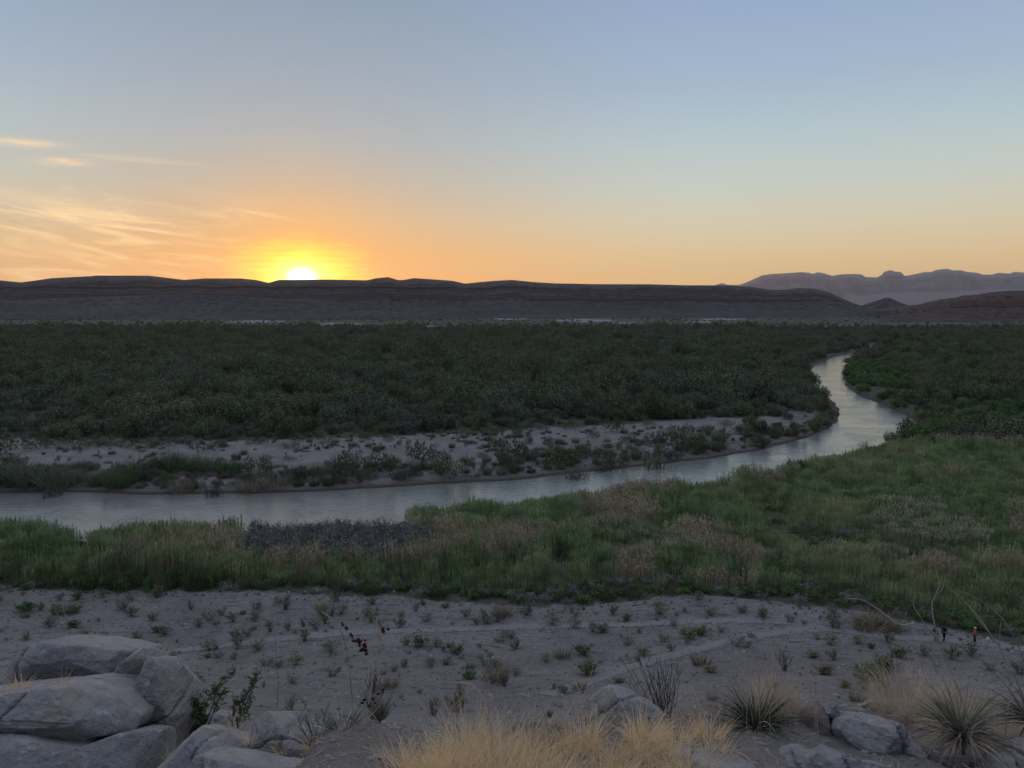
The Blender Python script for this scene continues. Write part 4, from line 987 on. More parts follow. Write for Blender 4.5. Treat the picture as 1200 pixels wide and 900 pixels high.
# ------------------------------------------------------------------ foreground boulders
def boulder(poly, Y, depth, label, name='boulder', mat=None, seed=0, amp=.035, flat=.5, nt=210, nph=130, dip=0.0, group=None, cat=None):
    P = np.array([(at(px, py, Y).x, at(px, py, Y).z) for px, py in poly]); 
    c = (P.max(0) + P.min(0)) / 2
    # shift the centre inside
    c = .5 * c + .5 * P.mean(0)
    th = np.linspace(0, 2 * np.pi, nt, endpoint=False)
    d = np.stack([np.cos(th), np.sin(th)], 1); r = np.zeros(nt)
    n = len(P)
    for i in range(n):
        a = P[i] - c; e = P[(i + 1) % n] - P[i]
        den = d[:, 0] * e[1] - d[:, 1] * e[0]
        with np.errstate(divide='ignore', invalid='ignore'):
            tt = (a[0] * e[1] - a[1] * e[0]) / den; uu = (a[0] * d[:, 1] - a[1] * d[:, 0]) / den
        k = (uu >= -1e-6) & (uu <= 1 + 1e-6) & (tt > 0); r = np.where(k & (tt > r), tt, r)
    r = np.where(r == 0, r[r > 0].mean(), r)
    kern = np.array([1, 2, 1.]) / 4
    for _ in range(2): r = np.convolve(np.r_[r[-1:], r, r[:1]], kern, 'valid')
    ph = np.linspace(-np.pi / 2, np.pi / 2, nph)
    cc = np.cos(ph).clip(1e-4) ** flat; ss = np.sign(np.sin(ph)) * np.abs(np.sin(ph)) ** .8
    RX_ = r[:, None] * cc[None]
    X = c[0] + RX_ * np.cos(th)[:, None]; Z = c[1] + RX_ * np.sin(th)[:, None]; Yg = Y + depth * .5 * ss[None] * np.ones_like(X)
    Z = Z + (dip - .46) * (Yg - Y)
    C = np.array([c[0], Y, c[1]]); V = np.stack([X, Yg, Z], -1); N_ = unit(V - C)
    sz = r.mean()
    rr_ = np.random.default_rng(seed + 500)
    for _k in range(26):
        pn = rr_.normal(size=3) * np.array([1, .8, .8]); pn[1] -= .55; pn = pn / np.linalg.norm(pn)
        dt = (V - C) @ pn; lim_ = dt.max() * rr_.uniform(.74, .95); ov = np.maximum(dt - lim_, 0)
        V = V - pn * (ov * .88)[..., None]
    N_ = unit(V - C)
    q = V / sz + seed * 3.1
    # chipped faces: steps along a few random planes, then rough noise
    dsp = 1.0 * fbm(q[..., 0] * 1.1, q[..., 1] * 1.1, q[..., 2] * 1.1, seed, 6, .55) - .9 * np.abs(fbm(q[..., 0] * 2.4, q[..., 1] * 2.4, q[..., 2] * 3.4, seed + 21, 5, .6))
    cell = np.abs(fbm(q[..., 0] * 1.7, q[..., 1] * 1.7, q[..., 2] * 2.6, seed + 7, 3));
    st = np.floor((q[..., 2] * 2.2 + .5 * q[..., 0] + .6 * fbm(q[..., 0], q[..., 1], q[..., 2], seed + 3, 3)) * 1.5); dsp = dsp + .45 * (_h(st.astype(np.int64), st.astype(np.int64) * 0, st.astype(np.int64) * 0, seed) - .5)
    V = V + N_ * (dsp * amp * 1.6 * min(sz * 3, .55))[..., None]
    if sz > .2:
        for _k in range(2):
            pn = rr_.normal(size=3) * np.array([1, .25, .7]); pn /= np.linalg.norm(pn)
            q3 = (V - C); ds = q3 @ pn - rr_.uniform(-.35, .35) * sz + .11 * sz * fbm(q3[..., 0] / sz * 2.2, q3[..., 1] / sz * 2.2, q3[..., 2] / sz * 2.2, seed + 60 + _k, 5, .6)
            V = V - N_ * (np.exp(-(ds / .009) ** 2) * .035 + .012 * (ds > 0) * sstep(.25 * sz, 0, ds))[..., None]
    V[:, 0] = V[:, 0].mean(0); V[:, -1] = V[:, -1].mean(0)
    o3 = C.copy()
    i = np.arange(nt)[:, None]; j = np.arange(nph - 1)[None]
    Q = np.stack([i * nph + j, i * nph + j + 1, ((i + 1) % nt) * nph + j + 1, ((i + 1) % nt) * nph + j], -1).reshape(-1, 4)
    me = mk_mesh(name, (V - o3).reshape(-1, 3), Q, mats=[mat or M_rock], smooth=True)
    o = mk_obj(name, me, tuple(o3))
    return tag(o, label, cat or 'rock', group or 'limestone rocks in the foreground')
boulder([(16, 840), (18, 775), (36, 756), (60, 749), (88, 745), (120, 750), (145, 757), (158, 761), (158, 772), (150, 790), (140, 806), (130, 840)], 6.3, 1.7, 'big pale rounded slab rock behind the others at the left edge', seed=1, dip=.12)
boulder([(138, 850), (146, 806), (156, 782), (161, 768), (160, 757), (168, 758), (175, 770), (173, 793), (166, 818), (160, 850)], 6.2, 1.2, 'narrow upright wedge of rock between two cracks', seed=2)
boulder([(150, 900), (162, 840), (172, 800), (177, 771), (186, 767), (198, 770), (208, 782), (215, 805), (219, 835), (212, 860), (205, 900)], 6.0, 1.3, 'tall brownish rounded rock right of the cracked slabs', seed=3, mat=M_rock)
boulder([(-60, 842), (-60, 808), (0, 804), (60, 799), (95, 795), (112, 797), (128, 805), (143, 812), (158, 823), (172, 836), (183, 846), (181, 856), (166, 853), (150, 850), (140, 854), (133, 865), (110, 858), (75, 848), (30, 840)], 5.4, 1.6, 'wide flat slab with a pointed overhanging edge above a dark crack', seed=4, flat=.38, dip=.10)
boulder([(-60, 1000), (-60, 846), (20, 842), (75, 853), (110, 864), (134, 872), (142, 857), (165, 856), (184, 862), (192, 890), (196, 1000)], 5.15, 1.5, 'large grey lower boulder filling the bottom left corner', seed=5, flat=.42, dip=.05)
boulder([(186, 1000), (188, 880), (205, 862), (225, 850), (245, 847), (268, 852), (290, 866), (320, 880), (345, 1000)], 5.0, 1.4, 'smooth bluish grey rock beside the bottom left boulder', seed=6)
boulder([(288, 960), (292, 870), (303, 846), (316, 832), (330, 829), (348, 836), (362, 850), (378, 868), (398, 888), (415, 912), (420, 960)], 5.15, 1.3, 'humped rock with dry grass tufts growing in its hollow', seed=7)
boulder([(195, 1010), (202, 905), (222, 884), (250, 876), (285, 880), (320, 888), (360, 894), (395, 906), (410, 1010)], 4.5, 1.0, 'low rounded rock slab at the bottom edge, left of the golden grass', seed=8)
boulder([(686, 905), (688, 842), (692, 822), (704, 807), (718, 802), (735, 807), (752, 815), (768, 828), (780, 846), (794, 866), (800, 905)], 5.6, 1.1, 'humped grey rock with swirling cracks behind the golden grass', seed=9)
boulder([(690, 990), (702, 893), (740, 876), (795, 869), (850, 876), (895, 889), (900, 990)], 4.7, 1.3, 'flat pale rock lying on the soil right of the golden grass', seed=10, amp=.03)
for i, (cx, cy_, w_, h_, Yq, lb) in enumerate([(742, 893, 24, 13, 4.45, 'low angular stone at the bottom edge right of the golden grass'), (776, 884, 17, 9, 4.6, 'small angular stone right of the golden grass'), (822, 895, 30, 14, 4.4, 'broken stone at the bottom edge below the dark spiky plant'),
        (868, 889, 18, 10, 4.5, 'small stone between the dark spiky plant and the bottom edge'), (1118, 893, 22, 11, 4.4, 'flat stone below the grey green spiky plant'), (1000, 868, 16, 8, 5.1, 'small stone on the soil behind the tilted grey slab'), (1032, 828, 20, 8, 5.7, 'low stone on the soil behind the tilted slab, farthest back'),
        (924, 868, 14, 9, 4.9, 'small stone left of the slim brown stone'), (1075, 845, 14, 8, 5.3, 'small stone left of the fluffy tan grass'), (440, 893, 18, 10, 4.4, 'small stone left of the golden grass at the bottom edge')]):
    pg = [(cx + w_ * math.cos(a) * random.uniform(.8, 1.15), cy_ - h_ * math.sin(a) * random.uniform(.75, 1.2)) for a in np.linspace(0, 2 * math.pi, 9, endpoint=False)]
    boulder(pg, Yq, w_ / F * Yq * 2.0, lb, name='stone', seed=40 + i, nt=90, nph=50, mat=M_rockb if i % 3 == 1 else M_rock)
boulder([(845, 900), (852, 872), (870, 864), (896, 866), (905, 884), (902, 905)], 4.75, .35, 'small grey rock at the foot of the dark spiky plant', name='stone', seed=23, nt=90, nph=50)
boulder([(405, 960), (412, 905), (430, 890), (455, 893), (472, 912), (478, 960)], 4.45, .5, 'small pale rock at the left end of the golden grass', seed=24, nt=90, nph=50)
boulder([(1085, 905), (1090, 880), (1108, 872), (1128, 882), (1132, 905)], 4.6, .3, 'small stone under the spiky plant at lower right', name='stone', seed=25, nt=90, nph=50)
boulder([(575, 905), (588, 858), (605, 845), (640, 842), (668, 849), (692, 862), (695, 905)], 5.5, .9, 'low dark brown rock half hidden behind the golden grass', seed=11, mat=M_rockb)
boulder([(782, 892), (790, 846), (808, 832), (835, 829), (862, 836), (880, 860), (885, 892)], 6.0, 1.1, 'rounded brown rock between humped rock and the dark shrub', seed=12, mat=M_rockb)
boulder([(944, 905), (944, 842), (950, 830), (958, 824), (966, 832), (968, 868), (966, 905)], 5.0, .5, 'slim upright brown stone at the left end of the stacked stones', seed=13, mat=M_rockb, nt=90, nph=50)
boulder([(962, 834), (966, 825), (976, 822), (984, 827), (986, 836), (978, 843), (966, 842)], 4.95, .16, 'small round pale stone on top of the stacked stones', name='stone', seed=14, nt=80, nph=40)
boulder([(966, 905), (966, 848), (975, 842), (986, 844), (990, 856), (1002, 872), (1004, 905)], 4.95, .5, 'cracked brown block under the small round stone', seed=15, mat=M_rockb, nt=90, nph=50)
boulder([(974, 856), (981, 841), (998, 833), (1018, 836), (1044, 846), (1058, 858), (1064, 884), (1050, 925), (1012, 920), (992, 880)], 4.8, .8, 'smooth tilted grey slab left of the spiky plant', seed=16)
boulder([(1044, 960), (1054, 880), (1057, 858), (1064, 855), (1078, 870), (1095, 888), (1118, 915), (1125, 960)], 4.6, .5, 'pointed triangular rock leaning beside the grey slab', seed=17, flat=.4)
boulder([(885, 990), (896, 905), (910, 888), (926, 878), (946, 875), (956, 884), (975, 879), (1000, 886), (1040, 896), (1075, 908), (1080, 990)], 4.4, .8, 'rough low rock at the bottom edge, right of the dark shrub', seed=18, amp=.05)
boulder([(1148, 990), (1152, 905), (1162, 890), (1178, 881), (1185, 888), (1186, 990)], 4.35, .5, 'cracked half of the rock in the bottom right corner', seed=19)
boulder([(1187, 990), (1187, 884), (1200, 872), (1225, 862), (1262, 866), (1275, 990)], 4.3, .8, 'pale rock cut off by the bottom right corner', seed=20)
boulder([(28, 818), (34, 806), (50, 800), (62, 806), (66, 818)], 5.9, .3, 'small rounded stone beside the tan grass tuft on the left slab', name='stone', seed=21, nt=80, nph=40)
boulder([(222, 870), (228, 845), (250, 832), (275, 838), (290, 870)], 6.6, .8, 'grey rock behind the leafy green bush on the left', seed=22)

# ------------------------------------------------------------------ foreground grass
M_gold = foliage_mat('golden_grass', (.60, .43, .22), (.84, .64, .37), 6.0, .6, (.62, .50, .32), trans=.45)
M_straw = foliage_mat('straw', (.52, .44, .31), (.76, .66, .49), 6.0, .6, trans=.3)
M_pale = foliage_mat('bleached_stem', (.25, .22, .185), (.38, .34, .29), 8.0, .6)
M_gleaf = foliage_mat('grey_green_blade', (.115, .120, .085), (.210, .215, .160), 6.0, .6, (.30, .26, .18), trans=.1)
M_dleaf = foliage_mat('dark_green_blade', (.030, .042, .026), (.075, .090, .050), 6.0, .6)
M_leafy = foliage_mat('yellow_green_leaf', (.060, .085, .018), (.140, .170, .035), 12.0, .6, trans=.2)
M_seed = foliage_mat('red_seed', (.030, .010, .007), (.075, .022, .015), 20.0, .6)
M_fuzz = foliage_mat('dry_grass_fuzz', (.37, .29, .20), (.58, .47, .34), 6.0, .6, trans=.35)

rngf = np.random.default_rng(77)
def gz_(x, y): return float(ground_z(x, y))
mb = MB(); base, dr, Ls = [], [], []
for i in range(60):
    px_ = rngf.uniform(462, 858); Yb = rngf.uniform(3.75, 4.75)
    if px_ < 540: Yb = rngf.uniform(3.7, 4.2)
    x0 = (px_ - 600) / F * Yb; n = 120
    a = rngf.uniform(0, 6.28, n); r = .09 * np.sqrt(rngf.uniform(0, 1, n))
    bx_, by_ = x0 + r * np.cos(a), Yb + r * np.sin(a)
    hgt = .34 + .10 * math.exp(-((px_ - 590) / 70) ** 2) - .10 * sstep(700, 850, px_) - .06 * sstep(540, 470, px_) + rngf.uniform(-.05, .05)
    base.append(np.stack([bx_, by_, ground_z(bx_, by_) - .02], 1))
    lean = rngf.normal(size=2) * .16
    dr.append(np.stack([np.cos(a) * .35 + lean[0] + .10 + rngf.normal(size=n) * .24, np.sin(a) * .30 + lean[1] + rngf.normal(size=n) * .24, np.ones(n)], 1)); Ls.append(hgt * rngf.uniform(.45, 1.15, n))
base, dr, Ls = map(np.concatenate, (base, dr, Ls)); n = len(base)
blades(mb, base, dr, Ls, rngf.uniform(.0030, .0062, n), rngf.uniform(.3, 2.3, n), 6, 0, rng=rngf)
k = rngf.integers(0, n, 520)                                        # seed heads and long stems
blades(mb, base[k], dr[k] + rngf.normal(size=(520, 3)) * .1, Ls[k] * rngf.uniform(1.05, 1.5, 520), .0045, rngf.uniform(.4, 1.5, 520), 7, 1, rng=rngf)
o = tag(mk_obj('golden_grass', mb.mesh('golden_grass', [M_gold, M_straw])), 'thick mass of golden dry grass at the bottom edge', 'grass', kind='stuff')

def tuft(px_, Y, n, h, rad, label, mats, width=.0035, droop=1.0, name='grass_tuft', cat='grass tuft', py=None, lean=(0, 0), seed=1, spread=.5, group='dry grass tufts on the rocks', zoff=0):
    rng = np.random.default_rng(seed); mbt = MB()
    x0 = (px_ - 600) / F * Y; z0 = at(px_, py, Y).z if py else gz_(x0, Y)
    a = rng.uniform(0, 6.28, n); r = rad * np.sqrt(rng.uniform(0, 1, n))
    b = np.stack([r * np.cos(a), r * np.sin(a), np.full(n, -.02)], 1)
    d = np.stack([np.cos(a) * spread + lean[0], np.sin(a) * spread + lean[1], np.ones(n)], 1) + rng.normal(size=(n, 3)) * .30
    blades(mbt, b, d, h * rng.uniform(.45, 1.1, n), width * rng.uniform(.7, 1.3, n), droop * rng.uniform(.3, 1.5, n), 6, 0, rng=rng)
    return tag(mk_obj(name, mbt.mesh(name, mats), (x0, Y, z0 + zoff)), label, cat, group)
tuft(318, 4.75, 70, .17, .03, 'orange tan grass tuft on the left side of the humped rock', [M_gold], py=880, seed=2)
tuft(352, 4.72, 80, .20, .03, 'tan grass tuft on the right side of the humped rock', [M_gold], py=882, seed=3)
tuft(278, 4.85, 50, .14, .03, 'sparse tan tuft on the smooth bluish rock', [M_straw], py=868, seed=4)
tuft(222, 4.75, 26, .12, .02, 'thin pale tuft at the left end of the bluish rock', [M_straw], py=884, seed=5)
tuft(50, 5.35, 50, .15, .03, 'tan grass tuft growing between the two left slabs', [M_gold], py=802, seed=6)
tuft(-2, 5.1, 60, .16, .04, 'orange tan grass tuft cut off by the left edge', [M_gold], py=806, seed=7)
tuft(180, 4.9, 22, .14, .03, 'few pale stalks in front of the tall brownish rock', [M_straw], py=886, seed=8)
tuft(925, 5.25, 700, .34, .16, 'dense grey tan bushy grass between the dark shrub and stacked stones', [M_fuzz], width=.0030, droop=.5, seed=9, name='bushy_grass', cat='grass clump', group='dry grass clumps in the foreground', spread=.35)
tuft(700, 5.9, 160, .34, .12, 'sparse tan grass behind the humped grey rock', [M_straw], width=.003, droop=.5, seed=10, name='bushy_grass', cat='grass clump', group='dry grass clumps in the foreground', zoff=.1, lean=(-.1, 0))
tuft(842, 5.3, 240, .36, .12, 'reddish tan fine grass left of the dark shrub', [M_fuzz], width=.0026, droop=.7, seed=12, name='bushy_grass', cat='grass clump', group='dry grass clumps in the foreground', lean=(-.15, 0))
tuft(460, 4.35, 160, .26, .09, 'thin mixed grass at the left end of the golden grass', [M_straw], width=.003, seed=13, name='bushy_grass', cat='grass clump', group='dry grass clumps in the foreground')
for i, (a, Yq, lb) in enumerate([(1085, 5.2, 'fluffy tan grass behind the spiky plant on its left side'), (1135, 5.25, 'fluffy tan grass directly behind the spiky plant'), (1190, 5.1, 'fluffy grey tan grass at the right edge')]):
    tuft(a, Yq, 700, .42, .22, lb, [M_fuzz], width=.0030, droop=.9, seed=20 + i, name='bushy_grass', cat='grass clump', group='dry grass clumps in the foreground', spread=.6, zoff=.06 if a < 1190 else 0)

# pebbles and litter on the soil between the rocks
Gs = grid_pts(3.2, 7.5, .055, .75, .5, rngf); x_, y_, _ = Gs.T; kk = rngf.uniform(size=len(x_)) < .5; x_, y_ = x_[kk], y_[kk]; m_ = len(x_)
sc_ = .004 + .022 * rngf.uniform(size=m_) ** 5
gn_scatter('pebbles', np.stack([x_, y_, ground_z(x_, y_)], 1), rngf.integers(0, 3, m_), rngf.uniform(0, 6.28, (m_, 3)) * np.array([.1, .1, 1]), np.stack([sc_] * 3, 1), stsrc, 'small pebbles littering the soil between the foreground rocks', 'pebbles')
mb = MB(); x_ = rngf.uniform(-2.6, 3.0, 2600); y_ = rngf.uniform(3.9, 6.0, 2600); a_ = rngf.uniform(0, 6.28, 2600)
blades(mb, np.stack([x_, y_, ground_z(x_, y_) + .006], 1), np.stack([np.cos(a_), np.sin(a_), rngf.uniform(-.05, .22, 2600)], 1), rngf.uniform(.03, .14, 2600), .0035, .15, 2, 0, rng=rngf)
tag(mk_obj('plant_litter', mb.mesh('plant_litter', [M_fuzz])), 'broken dry stems littering the soil between the foreground rocks', 'litter', kind='stuff')

# rosette plants
def rosette(px_, Y, py, label, n, L, mat, width, dead=0, deadmat=None, seed=1, up=.5, droop=1.0, name='sotol_plant'):
    rng = np.random.default_rng(seed); loc = at(px_, py, Y); r = empty(name, loc); tag(r, label, 'desert plant', None)
    def ring(n, L, mat, w, zlo, zhi, dr_, nm, segs=7):
        mbt = MB(); a = rng.uniform(0, 6.28, n); z = rng.uniform(zlo, zhi, n)
        b = np.stack([np.cos(a) * .03, np.sin(a) * .03, rng.uniform(0, .05, n)], 1)
        blades(mbt, b, np.stack([np.cos(a), np.sin(a), z], 1) + rng.normal(size=(n, 3)) * .34, L * rng.uniform(.6, 1.1, n), w * rng.uniform(.7, 1.2, n), dr_ * rng.uniform(.4, 1.5, n), segs, 0, rng=rng, wpow=1.6)
        mk_obj(nm, mbt.mesh(nm, [mat]), parent=r)
    ring(n, L, mat, width, up * .25, up * 3.2, droop, 'green_leaves')
    if dead: ring(dead, L * 1.0, deadmat, width * .7, -.15, 1.0, droop * 1.6, 'dead_leaves')
    mbt = MB(); tube(mbt, [(0, 0, -.10), (0, 0, 0), (0, 0, .04)], [.03, .035, .02], 8, 0); mk_obj('core', mbt.mesh('core', [M_stem]), parent=r)
    return r
rosette(1126, 4.55, 868, 'spiky grey green rosette plant among dry grass at lower right', 230, .38, M_gleaf, .0085, 330, M_fuzz, 31, .9, 1.1)
rosette(885, 4.95, 862, 'dark green spiky plant with arching bleached leaves right of centre', 420, .34, M_dleaf, .008, 300, M_fuzz, 32, .55, 1.2)
rosette(402, 4.9, 868, 'small grey green spiky plant beside the humped rock', 120, .24, M_gleaf, .009, 40, M_straw, 33, .7, .6)
rosette(1212, 4.7, 850, 'grey spiky plant cut off by the right edge', 160, .38, M_gleaf, .009, 120, M_fuzz, 34, .45, .9)

# ------------------------------------------------------------------ dead stalks and branches
def stalk(pts, Y, rad, label, name='dry_stalk', mat=None, cat='stalk', side=None, Y2=None, group=None, amp=.004):
    L = smooth_line(pts, 5); m = len(L); rd = random.Random(int(pts[0][0] * 7 + pts[0][1]))
    P = [at(a, b, Y + ((Y2 or Y) - Y) * i / (m - 1)) + Vector((rd.uniform(-1, 1), rd.uniform(-1, 1), rd.uniform(-1, 1))) * amp * .5 for i, (a, b) in enumerate(L)]
    o0 = P[0].copy(); mbt = MB(); tube(mbt, [p - o0 for p in P], [rad * (1 - .6 * i / (m - 1)) for i in range(m)], 6, 0)
    for s_ in (side or []):
        Ls_ = smooth_line(s_[0], 4); k = len(Ls_); tube(mbt, [at(a, b, Y + ((Y2 or Y) - Y) * .5) - o0 for a, b in Ls_], [rad * s_[1] * (1 - .6 * i / (k - 1)) for i in range(k)], 5, 0)
    o = mk_obj(name, mbt.mesh(name, [mat or M_pale]), tuple(o0))
    return tag(o, label, cat, group)
GS = 'dead stalks standing in the foreground'
stalk([(415, 880), (413, 826), (409, 780), (402, 745), (392, 728), (376, 716)], 4.8, .0058, 'pale bent stalk leaning left beside the red seed heads', group=GS)
stalk([(578, 895), (576, 855), (566, 818), (553, 802), (533, 800)], 4.2, .0042, 'arching straw stem bending left out of the golden grass', group=GS, mat=M_straw)
stalk([(645, 870), (640, 845), (631, 812), (625, 783), (617, 765), (614, 748)], 4.5, .0026, 'thin pale stem with crooked tip in the middle', group=GS)
stalk([(577, 890), (572, 830), (566, 790), (558, 762)], 4.3, .0024, 'thin straight stem rising from the golden grass', group=GS)
stalk([(667, 870), (668, 800), (672, 760), (676, 722)], 4.9, .0018, 'hair thin upright stem left of the humped rock', group=GS)
stalk([(684, 880), (682, 835), (676, 802), (664, 792)], 4.6, .0030, 'straw stem hooked at its tip before the humped rock', group=GS, mat=M_straw)
stalk([(655, 880), (645, 850), (632, 822), (607, 812)], 4.4, .0030, 'curved straw stem bending left over the golden grass', group=GS, mat=M_straw)
stalk([(480, 884), (455, 858), (432, 832)], 4.4, .0032, 'leaning pale stick below the red seed heads', group=GS)
stalk([(437, 869), (452, 868), (466, 870), (480, 882)], 4.3, .0040, 'short pale stick lying nearly level beside the golden grass', group=GS)
stalk([(455, 868), (475, 845), (493, 828)], 4.5, .0028, 'short pale stick slanting right beside the golden grass', group=GS)
stalk([(432, 900), (424, 876), (415, 858)], 4.2, .0048, 'thick pale twig among the small spiky plant', group=GS)
stalk([(324, 830), (326, 800), (324, 770), (322, 745)], 5.6, .0024, 'dark thin upright stem behind the humped rock', group=GS, mat=M_stem)
stalk([(752, 870), (744, 843), (741, 826)], 4.6, .0034, 'short white stem in front of the humped rock', group=GS)
stalk([(737, 862), (733, 838), (725, 815)], 4.6, .0030, 'short straw stem before the left side of the humped rock', group=GS)
stalk([(893, 880), (890, 820), (892, 780), (901, 742)], 4.9, .0034, 'tall pale stem rising out of the dark spiky plant', group=GS, side=[([(891, 800), (882, 770), (880, 752)], .6), ([(892, 790), (905, 765), (908, 748)], .6)])
stalk([(905, 880), (903, 810), (906, 770), (899, 735)], 5.1, .0026, 'thin pale stem just right of the tall pale stem', group=GS, mat=M_straw)
stalk([(876, 890), (870, 830), (864, 780), (858, 738)], 5.0, .0022, 'thin leaning stem left of the tall pale stem', group=GS, mat=M_straw)
stalk([(962, 880), (958, 845), (955, 800), (950, 770)], 5.2, .0018, 'hair thin stem above the stacked stones', group=GS)
for i, (a, b) in enumerate([((768, 850), (690, 705)), ((772, 850), (712, 728)), ((776, 850), (735, 742)), ((786, 850), (790, 770))]):
    stalk([a, ((a[0] * .5 + b[0] * .5) + 4, (a[1] + b[1]) / 2 - 3), b], 5.3, .0022, ['longest thin stem leaning left over the humped rock', 'second thin stem leaning left over the humped rock', 'short thin stem leaning left over the humped rock', 'thin upright stem right of the humped rock'][i], group=GS, mat=M_straw)
rg = random.Random(44)
for i in range(26):
    a = rg.choice([rg.uniform(480, 720), rg.uniform(560, 900), rg.uniform(830, 960)]); top = rg.uniform(765, 838); dx = rg.gauss(-6, 14)
    mt, ml_ = rg.choice([(M_straw, 'straw coloured'), (M_fuzz, 'tan'), (M_pale, 'grey')])
    stalk([(a, 882), (a + dx * .3 + rg.uniform(-2, 2), 882 - (882 - top) * .5), (a + dx, top), (a + dx + rg.choice([-1, 1]) * rg.uniform(1, 9), top - rg.uniform(-5, 6))], rg.uniform(4.3, 5.2), rg.uniform(.0013, .0026),
          f"{'tall' if top < 800 else 'short'} {ml_} grass stalk {where_x(a)} {'above the golden grass' if a < 840 else 'near the dark spiky plant'}", name='dry_stalk', cat='stalk', mat=mt, group='loose grass stems standing in the foreground')
# large bleached branches at the right
stalk([(1148, 885), (1134, 840), (1120, 800), (1108, 770), (1098, 748), (1086, 735), (1070, 731), (1055, 732), (1040, 722), (1026, 712), (1012, 704), (994, 701)], 4.5, .0060, 'long bleached branch arching left above the spiky plant', name='dead_branch', cat='branch', group='bleached branches at the right',
      side=[([(1098, 748), (1086, 735), (1078, 722), (1071, 711), (1070, 701)], .55), ([(1105, 765), (1096, 735), (1092, 712), (1096, 697), (1101, 686), (1097, 668), (1094, 655)], .62), ([(1093, 715), (1090, 700), (1088, 688)], .4), ([(1096, 698), (1104, 690), (1106, 683)], .4), ([(1055, 732), (1044, 730), (1030, 726)], .3), ([(1120, 800), (1108, 790), (1096, 770), (1084, 762)], .4)])
stalk([(1176, 880), (1180, 840), (1184, 805), (1176, 768), (1160, 742), (1146, 722), (1130, 704), (1110, 686)], 4.7, .0048, 'bleached branch curving left from the right edge grass', name='dead_branch', cat='branch', group='bleached branches at the right',
      side=[([(1160, 742), (1148, 728), (1136, 712)], .6), ([(1172, 760), (1172, 735), (1178, 718)], .4)])
stalk([(1222, 870), (1212, 815), (1200, 775), (1186, 742), (1166, 716), (1142, 700), (1118, 690)], 4.8, .0052, 'bleached branch crossing the right edge of the picture', name='dead_branch', cat='branch', group='bleached branches at the right')
stalk([(1098, 790), (1092, 770), (1083, 755)], 4.6, .0050, 'short bleached twig below the arching branch', name='dead_branch', cat='branch', group='bleached branches at the right')
stalk([(1150, 905), (1140, 880), (1139, 858), (1146, 848)], 4.35, .0045, 'twisted pale twig in front of the spiky plant', name='dead_branch', cat='branch', group='bleached branches at the right')

# seed stalk with dark red capsules
def seed_plant():
    r0 = at(428, 870, 4.85); r = tag(empty('seed_stalk', r0), 'dry stalk carrying clusters of dark red seed capsules left of centre', 'plant'); rd = random.Random(3); rng = np.random.default_rng(3)
    mbt = MB(); q = lambda a, b, Y=4.85: at(a, b, Y) - r0
    def ln(pts, rad):
        L = smooth_line(pts, 4); k = len(L); tube(mbt, [q(a, b) for a, b in L], [rad * (1 - .5 * i / (k - 1)) for i in range(k)], 5, 0)
    ln([(426, 872), (431, 830), (437, 795), (442, 770), (447, 750)], .0062)
    heads = [(437, 728), (441, 724), (447, 726), (452, 732), (455, 738), (444, 735), (449, 741), (433, 735)]
    for h in heads: ln([(446, 752), ((446 + h[0]) / 2 + rd.uniform(-2, 2), (752 + h[1]) / 2), h], .0026)
    ln([(440, 790), (432, 772), (424, 762), (412, 748), (401, 731)], .0030)
    ln([(431, 842), (444, 828), (450, 815)], .0028)
    mk_obj('stem', mbt.mesh('stem', [M_straw]), parent=r)
    caps = []
    for a, b, n_, sp_ in [(402, 731, 2, 2), (405, 737, 2, 2), (410, 745, 3, 3), (415, 749, 4, 3), (420, 750, 5, 3.5), (425, 754, 9, 4), (426, 760, 5, 3), (429, 766, 2, 2), (446, 740, 2, 4), (452, 737, 2, 3), (447, 812, 4, 4), (438, 820, 3, 4), (443, 848, 3, 4), (425, 822, 2, 4), (433, 825, 2, 3)]:
        for _ in range(n_): caps.append(q(a + rd.uniform(-sp_, sp_), b + rd.uniform(-sp_, sp_), 4.85 + rd.uniform(-.03, .03)))
    st = stone_mesh('seed_head', 5, [M_seed]); co_ = np.zeros(len(st.vertices) * 3); st.vertices.foreach_get('co', co_); co_ = co_.reshape(-1, 3); pq = [tuple(p.vertices) for p in st.polygons]
    pq = np.array([p for p in pq if len(p) == 4])
    ms = MB()
    for c in caps:
        s_ = rd.uniform(.007, .013); ms.add(co_ * s_ * np.array([1, 1, 1.3]) + np.array(c), pq)
    mk_obj('seed_head', ms.mesh('seed_head', [M_seed]), parent=r)
seed_plant()
tuft(437, 5.2, 220, .30, .05, 'dark narrow clump of upright grass under the seed stalk', [M_gleaf], width=.004, droop=.4, seed=41, spread=.22, group='dry grass clumps in the foreground', name='bushy_grass', cat='grass clump', zoff=.10)

